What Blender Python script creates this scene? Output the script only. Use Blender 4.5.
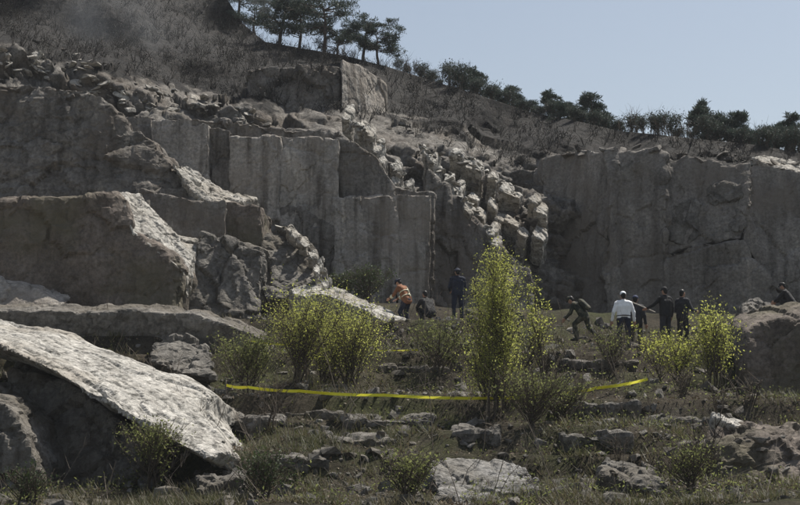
import bpy, bmesh, math, random
import numpy as np
from mathutils import Vector, Matrix
from mathutils.bvhtree import BVHTree

for o in list(bpy.data.objects):
    bpy.data.objects.remove(o)
S = bpy.context.scene
COL = S.collection
R = math.radians

# ------------------------------------------------------------------ camera
F = 1360.0                       # focal length in photo pixels (photo 800 x 505)
PITCH = R(7.0)
CAMZ = 1.6
cd = bpy.data.cameras.new('camera')
cd.sensor_width = 36.0
cd.lens = 36.0 * F / 800.0
cd.clip_start = 0.5
cd.clip_end = 3000
cam = bpy.data.objects.new('camera', cd)
cam.location = (0, 0, CAMZ)
cam.rotation_euler = (R(90) + PITCH, 0, 0)
COL.objects.link(cam)
S.camera = cam

# ------------------------------------------------------------------ sky, sun, exposure
SUN_EL = R(60.0)
SUN_AZ = R(48.0)                 # to the right of straight behind the cliff
W = bpy.data.worlds.new('World')
S.world = W
W.use_nodes = True
nt = W.node_tree
for n in list(nt.nodes):
    nt.nodes.remove(n)
wo = nt.nodes.new('ShaderNodeOutputWorld')
bg = nt.nodes.new('ShaderNodeBackground')
sk = nt.nodes.new('ShaderNodeTexSky')
sk.sky_type = 'NISHITA'
sk.sun_disc = False
sk.sun_elevation = SUN_EL
sk.sun_rotation = SUN_AZ
sk.altitude = 100
sk.air_density = 1.2
sk.dust_density = 1.6
sk.ozone_density = 1.0
bg.inputs['Strength'].default_value = 0.074
hs = nt.nodes.new('ShaderNodeHueSaturation')      # thin high haze: a paler blue
hs.inputs['Saturation'].default_value = 0.72
nt.links.new(sk.outputs[0], hs.inputs['Color'])
nt.links.new(hs.outputs[0], bg.inputs['Color'])
nt.links.new(bg.outputs[0], wo.inputs['Surface'])

sl = bpy.data.lights.new('sun', 'SUN')
sl.energy = 5.0
sl.angle = R(0.5)
sl.color = (1.0, 0.95, 0.87)
sun = bpy.data.objects.new('sun', sl)
sdir = Vector((math.sin(SUN_AZ) * math.cos(SUN_EL), math.cos(SUN_AZ) * math.cos(SUN_EL), math.sin(SUN_EL)))
sun.rotation_euler = sdir.to_track_quat('Z', 'Y').to_euler()
sun.location = (20, 60, 60)
COL.objects.link(sun)

S.view_settings.view_transform = 'Standard'
S.view_settings.look = 'None'
S.view_settings.exposure = 0.45
S.view_settings.gamma = 1.0
S.view_settings.use_curve_mapping = False
S.render.engine = 'CYCLES'
S.cycles.volume_bounces = 1
S.cycles.max_bounces = 6
S.cycles.diffuse_bounces = 3
S.cycles.volume_step_rate = 3.0

# ------------------------------------------------------------------ pixel -> point at a known distance
cp, sp = math.cos(PITCH), math.sin(PITCH)
def P(px, py, Y):
    a = (px - 400.0) / F
    b = (252.5 - py) / F
    dy = cp - b * sp
    dz = sp + b * cp
    return Vector((a * Y / dy, Y, CAMZ + dz * Y / dy))
def Parr(px, py, Y):
    a = (px - 400.0) / F
    b = (252.5 - py) / F
    dy = cp - b * sp
    dz = sp + b * cp
    return np.stack([a * Y / dy, Y, CAMZ + dz * Y / dy], axis=-1)

# ------------------------------------------------------------------ numpy noise
def _h(ix, iy, iz, seed):
    n = (ix * 374761393 + iy * 668265263 + iz * 2147483647 + seed * 974634777) & 0xFFFFFFFF
    n = ((n ^ (n >> 13)) * 1274126177) & 0xFFFFFFFF
    n = ((n ^ (n >> 16)) * 2246822519) & 0xFFFFFFFF
    return ((n ^ (n >> 15)) & 0xFFFFFF) / float(0x1000000)
def vnoise(p, seed=0):
    i = np.floor(p).astype(np.int64)
    f = p - i
    u = f * f * (3 - 2 * f)
    r = 0
    for dx in (0, 1):
        wx = u[..., 0] if dx else 1 - u[..., 0]
        for dy in (0, 1):
            wy = u[..., 1] if dy else 1 - u[..., 1]
            for dz in (0, 1):
                wz = u[..., 2] if dz else 1 - u[..., 2]
                r = r + wx * wy * wz * _h(i[..., 0] + dx, i[..., 1] + dy, i[..., 2] + dz, seed)
    return r * 2 - 1
def fbm(p, oct=4, seed=0, gain=0.5):
    a, r, s = 1.0, 0, 0
    for k in range(oct):
        r = r + a * vnoise(p * (2.03 ** k) + 17.3 * k, seed + k)
        s += a
        a *= gain
    return r / s
def worley(p, seed=0):
    i = np.floor(p).astype(np.int64)
    n = p.shape[0]
    f1 = np.full(n, 9.0); f2 = np.full(n, 9.0)
    ra = np.zeros(n); tilt = np.zeros(n)
    for dx in (-1, 0, 1):
        for dy in (-1, 0, 1):
            for dz in (-1, 0, 1):
                cx, cy, cz = i[:, 0] + dx, i[:, 1] + dy, i[:, 2] + dz
                h1 = _h(cx, cy, cz, seed); h2 = _h(cx, cy, cz, seed + 1); h3 = _h(cx, cy, cz, seed + 2)
                vx = cx + h1 - p[:, 0]; vy = cy + h2 - p[:, 1]; vz = cz + h3 - p[:, 2]
                d = 0.4 * np.sqrt(vx * vx + vy * vy + vz * vz) + 0.6 * np.maximum(np.maximum(np.abs(vx), np.abs(vy)), np.abs(vz))
                m = d < f1
                f2 = np.where(m, f1, np.minimum(f2, d))
                f1 = np.where(m, d, f1)
                hr = _h(cx, cy, cz, seed + 3)
                ra = np.where(m, hr, ra)
                t = (h1 - .5) * vx + (h3 - .5) * vz
                tilt = np.where(m, t, tilt)
    return f1, f2, ra, tilt

# ------------------------------------------------------------------ materials
def mat(name):
    m = bpy.data.materials.new(name)
    m.use_nodes = True
    t = m.node_tree
    b = t.nodes['Principled BSDF']
    return m, t, b
def N(t, typ, **kw):
    n = t.nodes.new(typ)
    for k, v in kw.items():
        if k.startswith('i_'):
            key = k[2:]
            n.inputs[int(key) if key.isdigit() else key.replace('_', ' ')].default_value = v
        else:
            setattr(n, k, v)
    return n
def ramp(t, pts):
    r = t.nodes.new('ShaderNodeValToRGB')
    e = r.color_ramp.elements
    e[0].position, e[0].color = pts[0][0], (*pts[0][1], 1)
    e[1].position, e[1].color = pts[-1][0], (*pts[-1][1], 1)
    for p, c in pts[1:-1]:
        x = e.new(p)
        x.color = (*c, 1)
    return r
def mixc(t, fac, a, b, mode='MIX'):
    m = t.nodes.new('ShaderNodeMix')
    m.data_type = 'RGBA'
    m.blend_type = mode
    L = t.links.new
    for sock, v in ((m.inputs[0], fac), (m.inputs[6], a), (m.inputs[7], b)):
        if isinstance(v, (float, int)):
            sock.default_value = v
        elif isinstance(v, tuple):
            sock.default_value = (*v, 1)
        else:
            L(v, sock)
    return m.outputs[2]
def rock_mat(name, dark, mid, light, tint=None, streak=0.5, bump=0.6, soil=False, scale=1.0, drill=0.0, blotch=0.0):
    m, t, b = mat(name)
    L = t.links.new
    geo = N(t, 'ShaderNodeNewGeometry')
    pos = geo.outputs['Position']
    n1 = N(t, 'ShaderNodeTexNoise', i_Scale=0.55 * scale, i_Detail=8.0, i_Roughness=0.62)
    L(pos, n1.inputs['Vector'])
    c1 = ramp(t, [(0.3, dark), (0.5, mid), (0.72, light)])
    L(n1.outputs['Fac'], c1.inputs['Fac'])
    # water streaks running down the faces
    mp = N(t, 'ShaderNodeMapping')
    mp.inputs['Scale'].default_value = (2.2 * scale, 2.2 * scale, 0.10 * scale)
    L(pos, mp.inputs['Vector'])
    n2 = N(t, 'ShaderNodeTexNoise', i_Scale=1.0, i_Detail=5.0, i_Roughness=0.55)
    L(mp.outputs[0], n2.inputs['Vector'])
    c2 = ramp(t, [(0.36, (0.34, 0.32, 0.30)), (0.5, (0.95, 0.95, 0.95)), (0.60, (1.0, 1.0, 1.0)), (0.72, (1.55, 1.52, 1.46))])
    L(n2.outputs['Fac'], c2.inputs['Fac'])
    col = mixc(t, streak, c1.outputs[0], c2.outputs[0], 'MULTIPLY')
    # fine speckle
    n3 = N(t, 'ShaderNodeTexNoise', i_Scale=9.0, i_Detail=4.0, i_Roughness=0.7)
    L(pos, n3.inputs['Vector'])
    c3 = ramp(t, [(0.34, (0.45, 0.45, 0.45)), (0.66, (1.45, 1.45, 1.45))])
    L(n3.outputs['Fac'], c3.inputs['Fac'])
    col = mixc(t, 0.7, col, c3.outputs[0], 'MULTIPLY')
    # rusty / mossy stain patches
    n4 = N(t, 'ShaderNodeTexNoise', i_Scale=0.35, i_Detail=5.0, i_Roughness=0.6)
    mp4 = N(t, 'ShaderNodeMapping')
    mp4.inputs['Location'].default_value = (31.0, 7.0, 5.0)
    L(pos, mp4.inputs['Vector']); L(mp4.outputs[0], n4.inputs['Vector'])
    c4 = ramp(t, [(0.48, (0, 0, 0)), (0.62, (1, 1, 1))])
    L(n4.outputs['Fac'], c4.inputs['Fac'])
    tm = N(t, 'ShaderNodeMath', operation='MULTIPLY')
    L(c4.outputs[0], tm.inputs[0]); tm.inputs[1].default_value = 0.75
    col = mixc(t, tm.outputs[0], col, tint or (0.12, 0.09, 0.065))
    if blotch:            # dark lichen and dirt spots
        nb = N(t, 'ShaderNodeTexNoise', i_Scale=4.5, i_Detail=6.0, i_Roughness=0.72, i_Distortion=0.6); L(pos, nb.inputs['Vector'])
        cb = ramp(t, [(0.38, (0.25, 0.25, 0.24)), (0.50, (1, 1, 1))]); L(nb.outputs['Fac'], cb.inputs['Fac'])
        col = mixc(t, blotch, col, cb.outputs[0], 'MULTIPLY')
    if soil:
        at = N(t, 'ShaderNodeAttribute', attribute_name='veg')
        n5 = N(t, 'ShaderNodeTexNoise', i_Scale=1.6, i_Detail=7.0, i_Roughness=0.7)
        L(pos, n5.inputs['Vector'])
        c5 = ramp(t, [(0.3, (0.005, 0.0045, 0.004)), (0.5, (0.0095, 0.0082, 0.007)), (0.62, (0.018, 0.0145, 0.012)), (0.75, (0.045, 0.037, 0.031))])
        L(n5.outputs['Fac'], c5.inputs['Fac'])
        ad = N(t, 'ShaderNodeMath', operation='ADD')
        L(at.outputs['Fac'], ad.inputs[0])
        sb = N(t, 'ShaderNodeMath', operation='MULTIPLY_ADD')
        L(n1.outputs['Fac'], sb.inputs[0]); sb.inputs[1].default_value = 1.6; sb.inputs[2].default_value = -0.8
        L(sb.outputs[0], ad.inputs[1])
        sm = N(t, 'ShaderNodeMapRange', interpolation_type='SMOOTHSTEP')
        sm.inputs[1].default_value = 0.40; sm.inputs[2].default_value = 0.62
        L(ad.outputs[0], sm.inputs[0])
        col = mixc(t, sm.outputs[0], col, c5.outputs[0])
    L(col, b.inputs['Base Color'])
    b.inputs['Roughness'].default_value = 0.88
    b.inputs['Specular IOR Level'].default_value = 0.25
    # relief
    n6 = N(t, 'ShaderNodeTexNoise', i_Scale=3.2, i_Detail=9.0, i_Roughness=0.68)
    L(pos, n6.inputs['Vector'])
    v6 = N(t, 'ShaderNodeTexVoronoi', feature='DISTANCE_TO_EDGE', i_Scale=1.3)
    wv = N(t, 'ShaderNodeVectorMath', operation='MULTIPLY_ADD')
    L(n3.outputs['Color'], wv.inputs[0]); wv.inputs[1].default_value = (0.5, 0.5, 0.5); L(pos, wv.inputs[2])
    L(wv.outputs[0], v6.inputs['Vector'])
    cr = N(t, 'ShaderNodeMapRange'); cr.inputs[1].default_value = 0.0; cr.inputs[2].default_value = 0.05
    L(v6.outputs['Distance'], cr.inputs[0])
    hs = N(t, 'ShaderNodeMath', operation='MULTIPLY_ADD')
    L(cr.outputs[0], hs.inputs[0]); hs.inputs[1].default_value = 0.25; L(n6.outputs['Fac'], hs.inputs[2])
    hout = hs.outputs[0]
    if drill:
        mpd = N(t, 'ShaderNodeMapping'); mpd.inputs['Scale'].default_value = (5.5, 5.5, 0.12)
        L(pos, mpd.inputs['Vector'])
        nd = N(t, 'ShaderNodeTexNoise', i_Scale=1.0, i_Detail=3.0, i_Roughness=0.6); L(mpd.outputs[0], nd.inputs['Vector'])
        hd = N(t, 'ShaderNodeMath', operation='MULTIPLY_ADD'); L(nd.outputs['Fac'], hd.inputs[0]); hd.inputs[1].default_value = drill; L(hout, hd.inputs[2])
        hout = hd.outputs[0]
    bp = N(t, 'ShaderNodeBump', i_Strength=bump, i_Distance=0.2)
    L(hout, bp.inputs['Height']); L(bp.outputs[0], b.inputs['Normal'])
    return m
M = {}
M['cliff'] = rock_mat('cliff_rock', (0.113, 0.104, 0.093), (0.173, 0.160, 0.143), (0.243, 0.225, 0.202), (0.117, 0.097, 0.078), 0.55, 0.8, soil=True)
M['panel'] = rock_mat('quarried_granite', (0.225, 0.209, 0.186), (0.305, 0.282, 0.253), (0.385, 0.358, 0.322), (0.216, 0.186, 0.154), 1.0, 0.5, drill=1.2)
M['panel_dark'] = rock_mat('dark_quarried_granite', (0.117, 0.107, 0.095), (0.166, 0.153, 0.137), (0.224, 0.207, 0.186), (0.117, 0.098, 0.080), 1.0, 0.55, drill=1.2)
M['wall'] = rock_mat('massive_wall_rock', (0.140, 0.128, 0.113), (0.197, 0.180, 0.160), (0.263, 0.242, 0.216), (0.149, 0.128, 0.105), 0.55, 0.5)
M['panel_pale'] = rock_mat('weathered_granite', (0.15, 0.145, 0.137), (0.24, 0.232, 0.22), (0.34, 0.33, 0.315), (0.18, 0.165, 0.14), 0.3, 0.7, scale=1.6, blotch=0.6)
M['brown'] = rock_mat('brown_rock', (0.094, 0.078, 0.063), (0.143, 0.119, 0.099), (0.196, 0.168, 0.144), (0.102, 0.091, 0.059), 0.5, 0.6)
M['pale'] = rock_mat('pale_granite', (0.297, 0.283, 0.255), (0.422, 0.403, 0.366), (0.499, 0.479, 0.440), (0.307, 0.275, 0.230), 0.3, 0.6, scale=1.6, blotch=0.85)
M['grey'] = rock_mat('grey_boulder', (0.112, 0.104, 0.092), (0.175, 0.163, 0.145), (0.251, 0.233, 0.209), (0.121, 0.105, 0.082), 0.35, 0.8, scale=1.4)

def ground_mat():
    m, t, b = mat('scrub_ground')
    L = t.links.new
    geo = N(t, 'ShaderNodeNewGeometry'); pos = geo.outputs['Position']
    n1 = N(t, 'ShaderNodeTexNoise', i_Scale=0.8, i_Detail=9.0, i_Roughness=0.7); L(pos, n1.inputs['Vector'])
    c1 = ramp(t, [(0.3, (0.022, 0.019, 0.014)), (0.48, (0.046, 0.039, 0.028)), (0.6, (0.068, 0.058, 0.043)), (0.75, (0.13, 0.115, 0.095))])
    L(n1.outputs['Fac'], c1.inputs['Fac'])
    n2 = N(t, 'ShaderNodeTexNoise', i_Scale=0.35, i_Detail=6.0, i_Roughness=0.65); L(pos, n2.inputs['Vector'])
    c2 = ramp(t, [(0.47, (0, 0, 0)), (0.62, (0.7, 0.7, 0.7))]); L(n2.outputs['Fac'], c2.inputs['Fac'])
    n3 = N(t, 'ShaderNodeTexNoise', i_Scale=14.0, i_Detail=4.0, i_Roughness=0.7); L(pos, n3.inputs['Vector'])
    c3 = ramp(t, [(0.3, (0.45, 0.45, 0.45)), (0.7, (1.5, 1.5, 1.5))]); L(n3.outputs['Fac'], c3.inputs['Fac'])
    col = mixc(t, c2.outputs[0], c1.outputs[0], (0.055, 0.062, 0.024))
    col = mixc(t, 0.8, col, c3.outputs[0], 'MULTIPLY')
    sx = N(t, 'ShaderNodeSeparateXYZ'); L(pos, sx.inputs[0])
    ym = N(t, 'ShaderNodeMath', operation='MULTIPLY_ADD'); L(n2.outputs['Fac'], ym.inputs[0]); ym.inputs[1].default_value = 6.0; L(sx.outputs['Y'], ym.inputs[2])
    yr = N(t, 'ShaderNodeMapRange'); yr.inputs[1].default_value = 23.5; yr.inputs[2].default_value = 21.5; L(ym.outputs[0], yr.inputs[0])
    c5 = ramp(t, [(0.3, (0.20, 0.187, 0.165)), (0.7, (0.33, 0.315, 0.285))]); L(n3.outputs['Fac'], c5.inputs['Fac'])
    col = mixc(t, yr.outputs[0], col, c5.outputs[0])      # unseen pale gravel added before the bank to bounce light on the cliff
    L(col, b.inputs['Base Color']); b.inputs['Roughness'].default_value = 0.95
    b.inputs['Specular IOR Level'].default_value = 0.1
    n4 = N(t, 'ShaderNodeTexNoise', i_Scale=6.0, i_Detail=8.0, i_Roughness=0.75); L(pos, n4.inputs['Vector'])
    bp = N(t, 'ShaderNodeBump', i_Strength=0.9, i_Distance=0.15)
    L(n4.outputs['Fac'], bp.inputs['Height']); L(bp.outputs[0], b.inputs['Normal'])
    return m
M['ground'] = ground_mat()

def leaf_mat(name, c1, c2, trans=0.65):
    m, t, b = mat(name)
    L = t.links.new
    at = N(t, 'ShaderNodeAttribute', attribute_name='hue')
    col = mixc(t, at.outputs['Fac'], c1, c2)
    L(col, b.inputs['Base Color'])
    b.inputs['Roughness'].default_value = 0.6
    b.inputs['Specular IOR Level'].default_value = 0.25
    if trans > 0:
        tr = N(t, 'ShaderNodeBsdfTranslucent')
        hs = N(t, 'ShaderNodeHueSaturation', i_Value=1.45)
        L(col, hs.inputs['Color']); L(hs.outputs[0], tr.inputs['Color'])
        mx = N(t, 'ShaderNodeMixShader', i_0=trans)
        L(b.outputs[0], mx.inputs[1]); L(tr.outputs[0], mx.inputs[2])
        L(mx.outputs[0], t.nodes['Material Output'].inputs['Surface'])
    return m
M['leaf'] = leaf_mat('spring_leaf', (0.235, 0.26, 0.06), (0.35, 0.355, 0.095))
M['leaf2'] = leaf_mat('young_green_leaf', (0.085, 0.10, 0.036), (0.15, 0.16, 0.058))
M['leaf3'] = leaf_mat('dark_leaf', (0.03, 0.048, 0.018), (0.06, 0.078, 0.03), 0.3)
M['needle'] = leaf_mat('pine_needle', (0.028, 0.042, 0.034), (0.05, 0.066, 0.05), 0.25)
M['grass'] = leaf_mat('dry_and_green_grass', (0.13, 0.108, 0.07), (0.05, 0.056, 0.022), 0.3)
M['scrub'] = leaf_mat('burnt_scrub', (0.014, 0.014, 0.011), (0.036, 0.031, 0.024), 0.0)
M['litter'] = leaf_mat('dry_leaf_litter', (0.07, 0.05, 0.032), (0.19, 0.15, 0.10), 0.15)
def plain(name, col, rough=0.8, var=0.25, scale=12.0, bump=0.2):
    m, t, b = mat(name)
    L = t.links.new
    tc = N(t, 'ShaderNodeTexCoord')
    n1 = N(t, 'ShaderNodeTexNoise', i_Scale=scale, i_Detail=5.0, i_Roughness=0.6)
    L(tc.outputs['Object'], n1.inputs['Vector'])
    d = tuple(c * (1 - var) for c in col); u = tuple(min(1, c * (1 + var)) for c in col)
    c1 = ramp(t, [(0.3, d), (0.7, u)]); L(n1.outputs['Fac'], c1.inputs['Fac'])
    L(c1.outputs[0], b.inputs['Base Color'])
    b.inputs['Roughness'].default_value = rough
    b.inputs['Specular IOR Level'].default_value = 0.25
    bp = N(t, 'ShaderNodeBump', i_Strength=bump, i_Distance=0.02)
    L(n1.outputs['Fac'], bp.inputs['Height']); L(bp.outputs[0], b.inputs['Normal'])
    return m
M['bark'] = plain('bark', (0.075, 0.06, 0.045), 0.9, 0.4, 20)
M['pine_bark'] = plain('pine_bark', (0.06, 0.045, 0.036), 0.9, 0.4, 10)
M['char'] = plain('charred_stalk', (0.024, 0.021, 0.018), 0.9, 0.4, 8)
M['twig'] = plain('dry_twig', (0.13, 0.11, 0.09), 0.9, 0.35, 8)
M['skin'] = plain('skin', (0.36, 0.21, 0.145), 0.55, 0.06)
M['hair'] = plain('black_hair', (0.012, 0.011, 0.010), 0.5, 0.2)
M['white_cloth'] = plain('white_shirt', (0.80, 0.81, 0.82), 0.85, 0.05, 9)
M['navy'] = plain('navy_cloth', (0.020, 0.024, 0.040), 0.85, 0.2, 9)
M['black'] = plain('black_cloth', (0.018, 0.018, 0.019), 0.8, 0.2, 9)
M['charcoal'] = plain('charcoal_cloth', (0.034, 0.034, 0.038), 0.85, 0.2, 9)
M['boot'] = plain('black_boot', (0.014, 0.012, 0.011), 0.5, 0.2)
M['orange'] = plain('orange_jacket', (0.20, 0.085, 0.04), 0.8, 0.2, 9)
M['stripe'] = plain('reflective_stripe', (0.60, 0.58, 0.42), 0.4, 0.05)
M['tan'] = plain('tan_cloth', (0.22, 0.16, 0.10), 0.85, 0.2, 9)
M['blue'] = plain('blue_grey_cloth', (0.045, 0.055, 0.10), 0.8, 0.2, 9)
M['tape'] = plain('yellow_barrier_tape', (0.72, 0.66, 0.03), 0.45, 0.05, 5)
M['pole'] = plain('pale_wood_pole', (0.32, 0.29, 0.25), 0.7, 0.2)
def camo():
    m, t, b = mat('camouflage_cloth')
    L = t.links.new
    tc = N(t, 'ShaderNodeTexCoord')
    n1 = N(t, 'ShaderNodeTexNoise', i_Scale=9.0, i_Detail=2.0); L(tc.outputs['Object'], n1.inputs['Vector'])
    c1 = ramp(t, [(0.40, (0.014, 0.016, 0.011)), (0.47, (0.035, 0.042, 0.022)), (0.54, (0.06, 0.05, 0.032)), (0.60, (0.09, 0.085, 0.055))])
    c1.color_ramp.interpolation = 'CONSTANT'
    L(n1.outputs['Fac'], c1.inputs['Fac']); L(c1.outputs[0], b.inputs['Base Color'])
    b.inputs['Roughness'].default_value = 0.9
    return m
M['camo'] = camo()

# ------------------------------------------------------------------ object helpers
def link(name, me, m=None, parent=None):
    o = bpy.data.objects.new(name, me)
    COL.objects.link(o)
    if m is not None:
        me.materials.clear(); me.materials.append(M[m] if isinstance(m, str) else m)
    if parent is not None:
        o.parent = parent
    return o
def tag(o, label=None, cat=None, group=None, kind=None):
    if label: o['label'] = label
    if cat: o['category'] = cat
    if group: o['group'] = group
    if kind: o['kind'] = kind
    return o
def empty(name, loc, rz=0):
    o = bpy.data.objects.new(name, None)
    o.empty_display_size = 0.2
    o.location = loc; o.rotation_euler = (0, 0, rz)
    COL.objects.link(o)
    return o
def mesh_np(name, v, f, smooth=True):
    """v (n,3), f (m,k) one face size"""
    me = bpy.data.meshes.new(name)
    v = np.asarray(v, dtype=np.float32); f = np.asarray(f, dtype=np.int32)
    k = f.shape[1]
    me.vertices.add(len(v)); me.vertices.foreach_set('co', v.ravel())
    me.loops.add(f.size); me.loops.foreach_set('vertex_index', f.ravel())
    me.polygons.add(len(f))
    me.polygons.foreach_set('loop_start', np.arange(0, f.size, k, dtype=np.int32))
    me.polygons.foreach_set('loop_total', np.full(len(f), k, dtype=np.int32))
    me.polygons.foreach_set('use_smooth', np.full(len(f), smooth))
    me.update(calc_edges=True)
    return me
def set_attr(me, name, arr, domain='POINT'):
    a = me.attributes.new(name, 'FLOAT', domain)
    a.data.foreach_set('value', np.asarray(arr, dtype=np.float32))
def get_co(me):
    a = np.empty(len(me.vertices) * 3, dtype=np.float32); me.vertices.foreach_get('co', a)
    return a.reshape(-1, 3).astype(np.float64)
def get_no(me):
    a = np.empty(len(me.vertices) * 3, dtype=np.float32); me.vertex_normals.foreach_get('vector', a)
    return a.reshape(-1, 3).astype(np.float64)

# deferred voxel remesh of closed solids: queued, evaluated in one go
QUEUE = []
def queue_solid(bm, name, voxel, finish, smooth_iter=0):
    me = bpy.data.meshes.new(name + '_src'); bm.to_mesh(me); bm.free()
    o = bpy.data.objects.new(name + '_src', me); COL.objects.link(o)
    md = o.modifiers.new('r', 'REMESH'); md.mode = 'VOXEL'; md.voxel_size = voxel
    if smooth_iter:
        sm = o.modifiers.new('s', 'SMOOTH'); sm.factor = 0.5; sm.iterations = smooth_iter
    QUEUE.append((o, name, finish))
def flush_queue():
    dg = bpy.context.evaluated_depsgraph_get()
    dg.update()
    out = []
    for o, name, fin in QUEUE:
        me = bpy.data.meshes.new_from_object(o.evaluated_get(dg))
        me.name = name
        out.append((o, me, name, fin))
    for o, me, name, fin in out:
        src = o.data
        bpy.data.objects.remove(o); bpy.data.meshes.remove(src)
        me.polygons.foreach_set('use_smooth', np.full(len(me.polygons), True))
        fin(me)
    QUEUE.clear()

def prism_bm(front, vec, bm=None):
    bm = bm or bmesh.new()
    c = sum(front, Vector()) / len(front)
    va = [bm.verts.new(p) for p in front]
    vb = [bm.verts.new(p + vec) for p in front]
    ca = bm.verts.new(c)
    cb = bm.verts.new(c + vec)
    n = len(front)
    for i in range(n):
        j = (i + 1) % n
        bm.faces.new((ca, va[i], va[j]))
        bm.faces.new((cb, vb[j], vb[i]))
        bm.faces.new((va[i], vb[i], vb[j], va[j]))
    bmesh.ops.recalc_face_normals(bm, faces=bm.faces)
    return bm
def poly_prism_bm(front, vec):
    """any simple polygon (may be concave), triangulated"""
    bm = bmesh.new()
    va = [bm.verts.new(p) for p in front]
    vb = [bm.verts.new(p + vec) for p in front]
    n = len(front)
    f1 = bm.faces.new(va); f2 = bm.faces.new(list(reversed(vb)))
    for i in range(n):
        j = (i + 1) % n
        bm.faces.new((va[j], va[i], vb[i], vb[j]))
    bmesh.ops.triangulate(bm, faces=[f1, f2])
    bmesh.ops.recalc_face_normals(bm, faces=bm.faces)
    return bm
def roughen(me, a_big=0.10, a_cell=0.12, a_fine=0.03, crack=0.06, cell=1.0, seed=0, aniso=(1, 1, 0.7), axis=None):
    p = get_co(me); n = get_no(me)
    w = p + 0.25 * np.stack([fbm(p * 0.9, 3, 91), fbm(p * 0.9, 3, 92), fbm(p * 0.9, 3, 93)], -1)
    if axis is None:
        q = w * np.array(aniso) * cell
    else:            # fractures drawn out along one direction
        ax = np.array(axis.normalized())
        q = (w - (w @ ax)[:, None] * ax * 0.8) * cell
    f1, f2, ra, ti = worley(q, seed + 5)
    d = a_big * fbm(p * 0.5, 3, seed + 1) * 1.6 + a_cell * ((ra - 0.5) * 1.2 + ti * 1.6) \
        + a_fine * fbm(p * 4.0, 4, seed + 2) * 1.6 - crack * np.exp(-(f2 - f1) / 0.05)
    g1, g2, rb, tj = worley(q * 2.9 + 7.7, seed + 25)
    d = d + 0.45 * a_cell * ((rb - 0.5) + tj * 1.6) - 0.3 * crack * np.exp(-(g2 - g1) / 0.06)
    p = p + n * d[:, None]
    me.vertices.foreach_set('co', p.astype(np.float32).ravel()); me.update()

# ------------------------------------------------------------------ ground
GC = []      # control points (x, y, z)
def gc(px, py, Y):
    p = P(px, py, Y); GC.append((p.x, p.y, p.z))
for px in range(-500, 1400, 190):
    GC.append((((px - 400) / F) * 10, 8, -0.1)); GC.append((((px - 400) / F) * 22, 21, -0.15))
for px, py, Y in [(-300, 505, 25), (-100, 505, 25), (100, 506, 25), (300, 504, 25), (500, 503, 25), (700, 503, 25), (900, 500, 25), (1100, 500, 25),
                  (-300, 440, 31), (-60, 500, 29.6), (30, 500, 29.4), (110, 492, 29.2), (200, 440, 30.5), (300, 438, 31), (450, 434, 31), (480, 486, 27.6), (600, 432, 31), (640, 484, 27.6), (750, 446, 31), (800, 490, 27.5), (950, 430, 31), (1150, 430, 31),
                  (-300, 380, 36), (0, 400, 34.5), (150, 390, 35), (300, 388, 35), (430, 388, 35), (560, 386, 35.5), (700, 386, 36), (770, 410, 36), (850, 412, 36), (1100, 388, 36),
                  (-300, 340, 40), (0, 335, 40), (150, 335, 40), (250, 352, 39), (350, 354, 39), (480, 352, 39.5), (585, 345, 40), (624, 350, 40), (675, 347, 40.5), (800, 345, 41), (1050, 345, 41),
                  (-300, 312, 44), (0, 312, 44), (150, 312, 44), (260, 322, 44), (350, 318, 45), (405, 322, 44), (430, 320, 44), (458, 319, 44), (540, 330, 44), (640, 333, 45), (720, 330, 45.5), (790, 322, 46),
                  (260, 306, 48), (350, 305, 49), (430, 308, 50), (520, 312, 51), (600, 316, 52), (700, 318, 52), (800, 316, 52), (1050, 316, 52),
                  (-300, 290, 50), (0, 290, 50), (150, 290, 50)]:
    gc(px, py, Y)
GCA = np.array(GC)
def gz_np(x, y):
    x = np.asarray(x, float); y = np.asarray(y, float)
    sh = x.shape
    x = x.ravel(); y = y.ravel()
    out = np.empty_like(x)
    for s in range(0, len(x), 20000):
        dx = x[s:s + 20000, None] - GCA[None, :, 0]; dy = y[s:s + 20000, None] - GCA[None, :, 1]
        w = 1.0 / (dx * dx + (1.3 * dy) ** 2 + 0.25) ** 2
        out[s:s + 20000] = (w * GCA[None, :, 2]).sum(1) / w.sum(1)
    p = np.stack([x, y, np.zeros_like(x)], -1)
    amp = np.clip((y - 16) / 8, 0.15, 1)
    out = out + amp * (0.16 * fbm(p * 0.45, 3, 11) + 0.09 * fbm(p * 1.6, 3, 12))
    am2 = np.clip((y - 25) / 3, 0, 1) * np.clip((47 - y) / 4, 0, 1)
    out = out + am2 * 0.13 * np.sin(2 * math.pi * out / 0.62 + 2.2 * fbm(p * np.array([.12, .3, 1]), 2, 15))
    return out.reshape(sh)
def gz(x, y):
    return float(gz_np(np.array([x]), np.array([y]))[0])
def make_ground():
    xs = np.concatenate([np.linspace(-260, -26, 26)[:-1], np.arange(-26, 26.01, 0.2), np.linspace(26, 260, 26)[1:]])
    ys = np.concatenate([np.linspace(-120, 20, 24)[:-1], np.arange(20, 54.01, 0.2), np.linspace(54, 58, 5)[1:]])
    X, Y = np.meshgrid(xs, ys)
    Z = gz_np(X, Y)
    p = np.stack([X, Y, Z], -1).reshape(-1, 3)
    nx, ny = len(xs), len(ys)
    i = np.arange(nx * ny).reshape(ny, nx)
    f = np.stack([i[:-1, :-1], i[:-1, 1:], i[1:, 1:], i[1:, :-1]], -1).reshape(-1, 4)
    fine = fbm(p * 3.0, 3, 31) * 0.035
    near = (np.abs(p[:, 0]) < 26) & (p[:, 1] > 20)
    p[:, 2] += fine * near
    me = mesh_np('ground', p, f)
    o = link('ground', me, 'ground'); o['kind'] = 'structure'
    return o
ground = make_ground()

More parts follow.
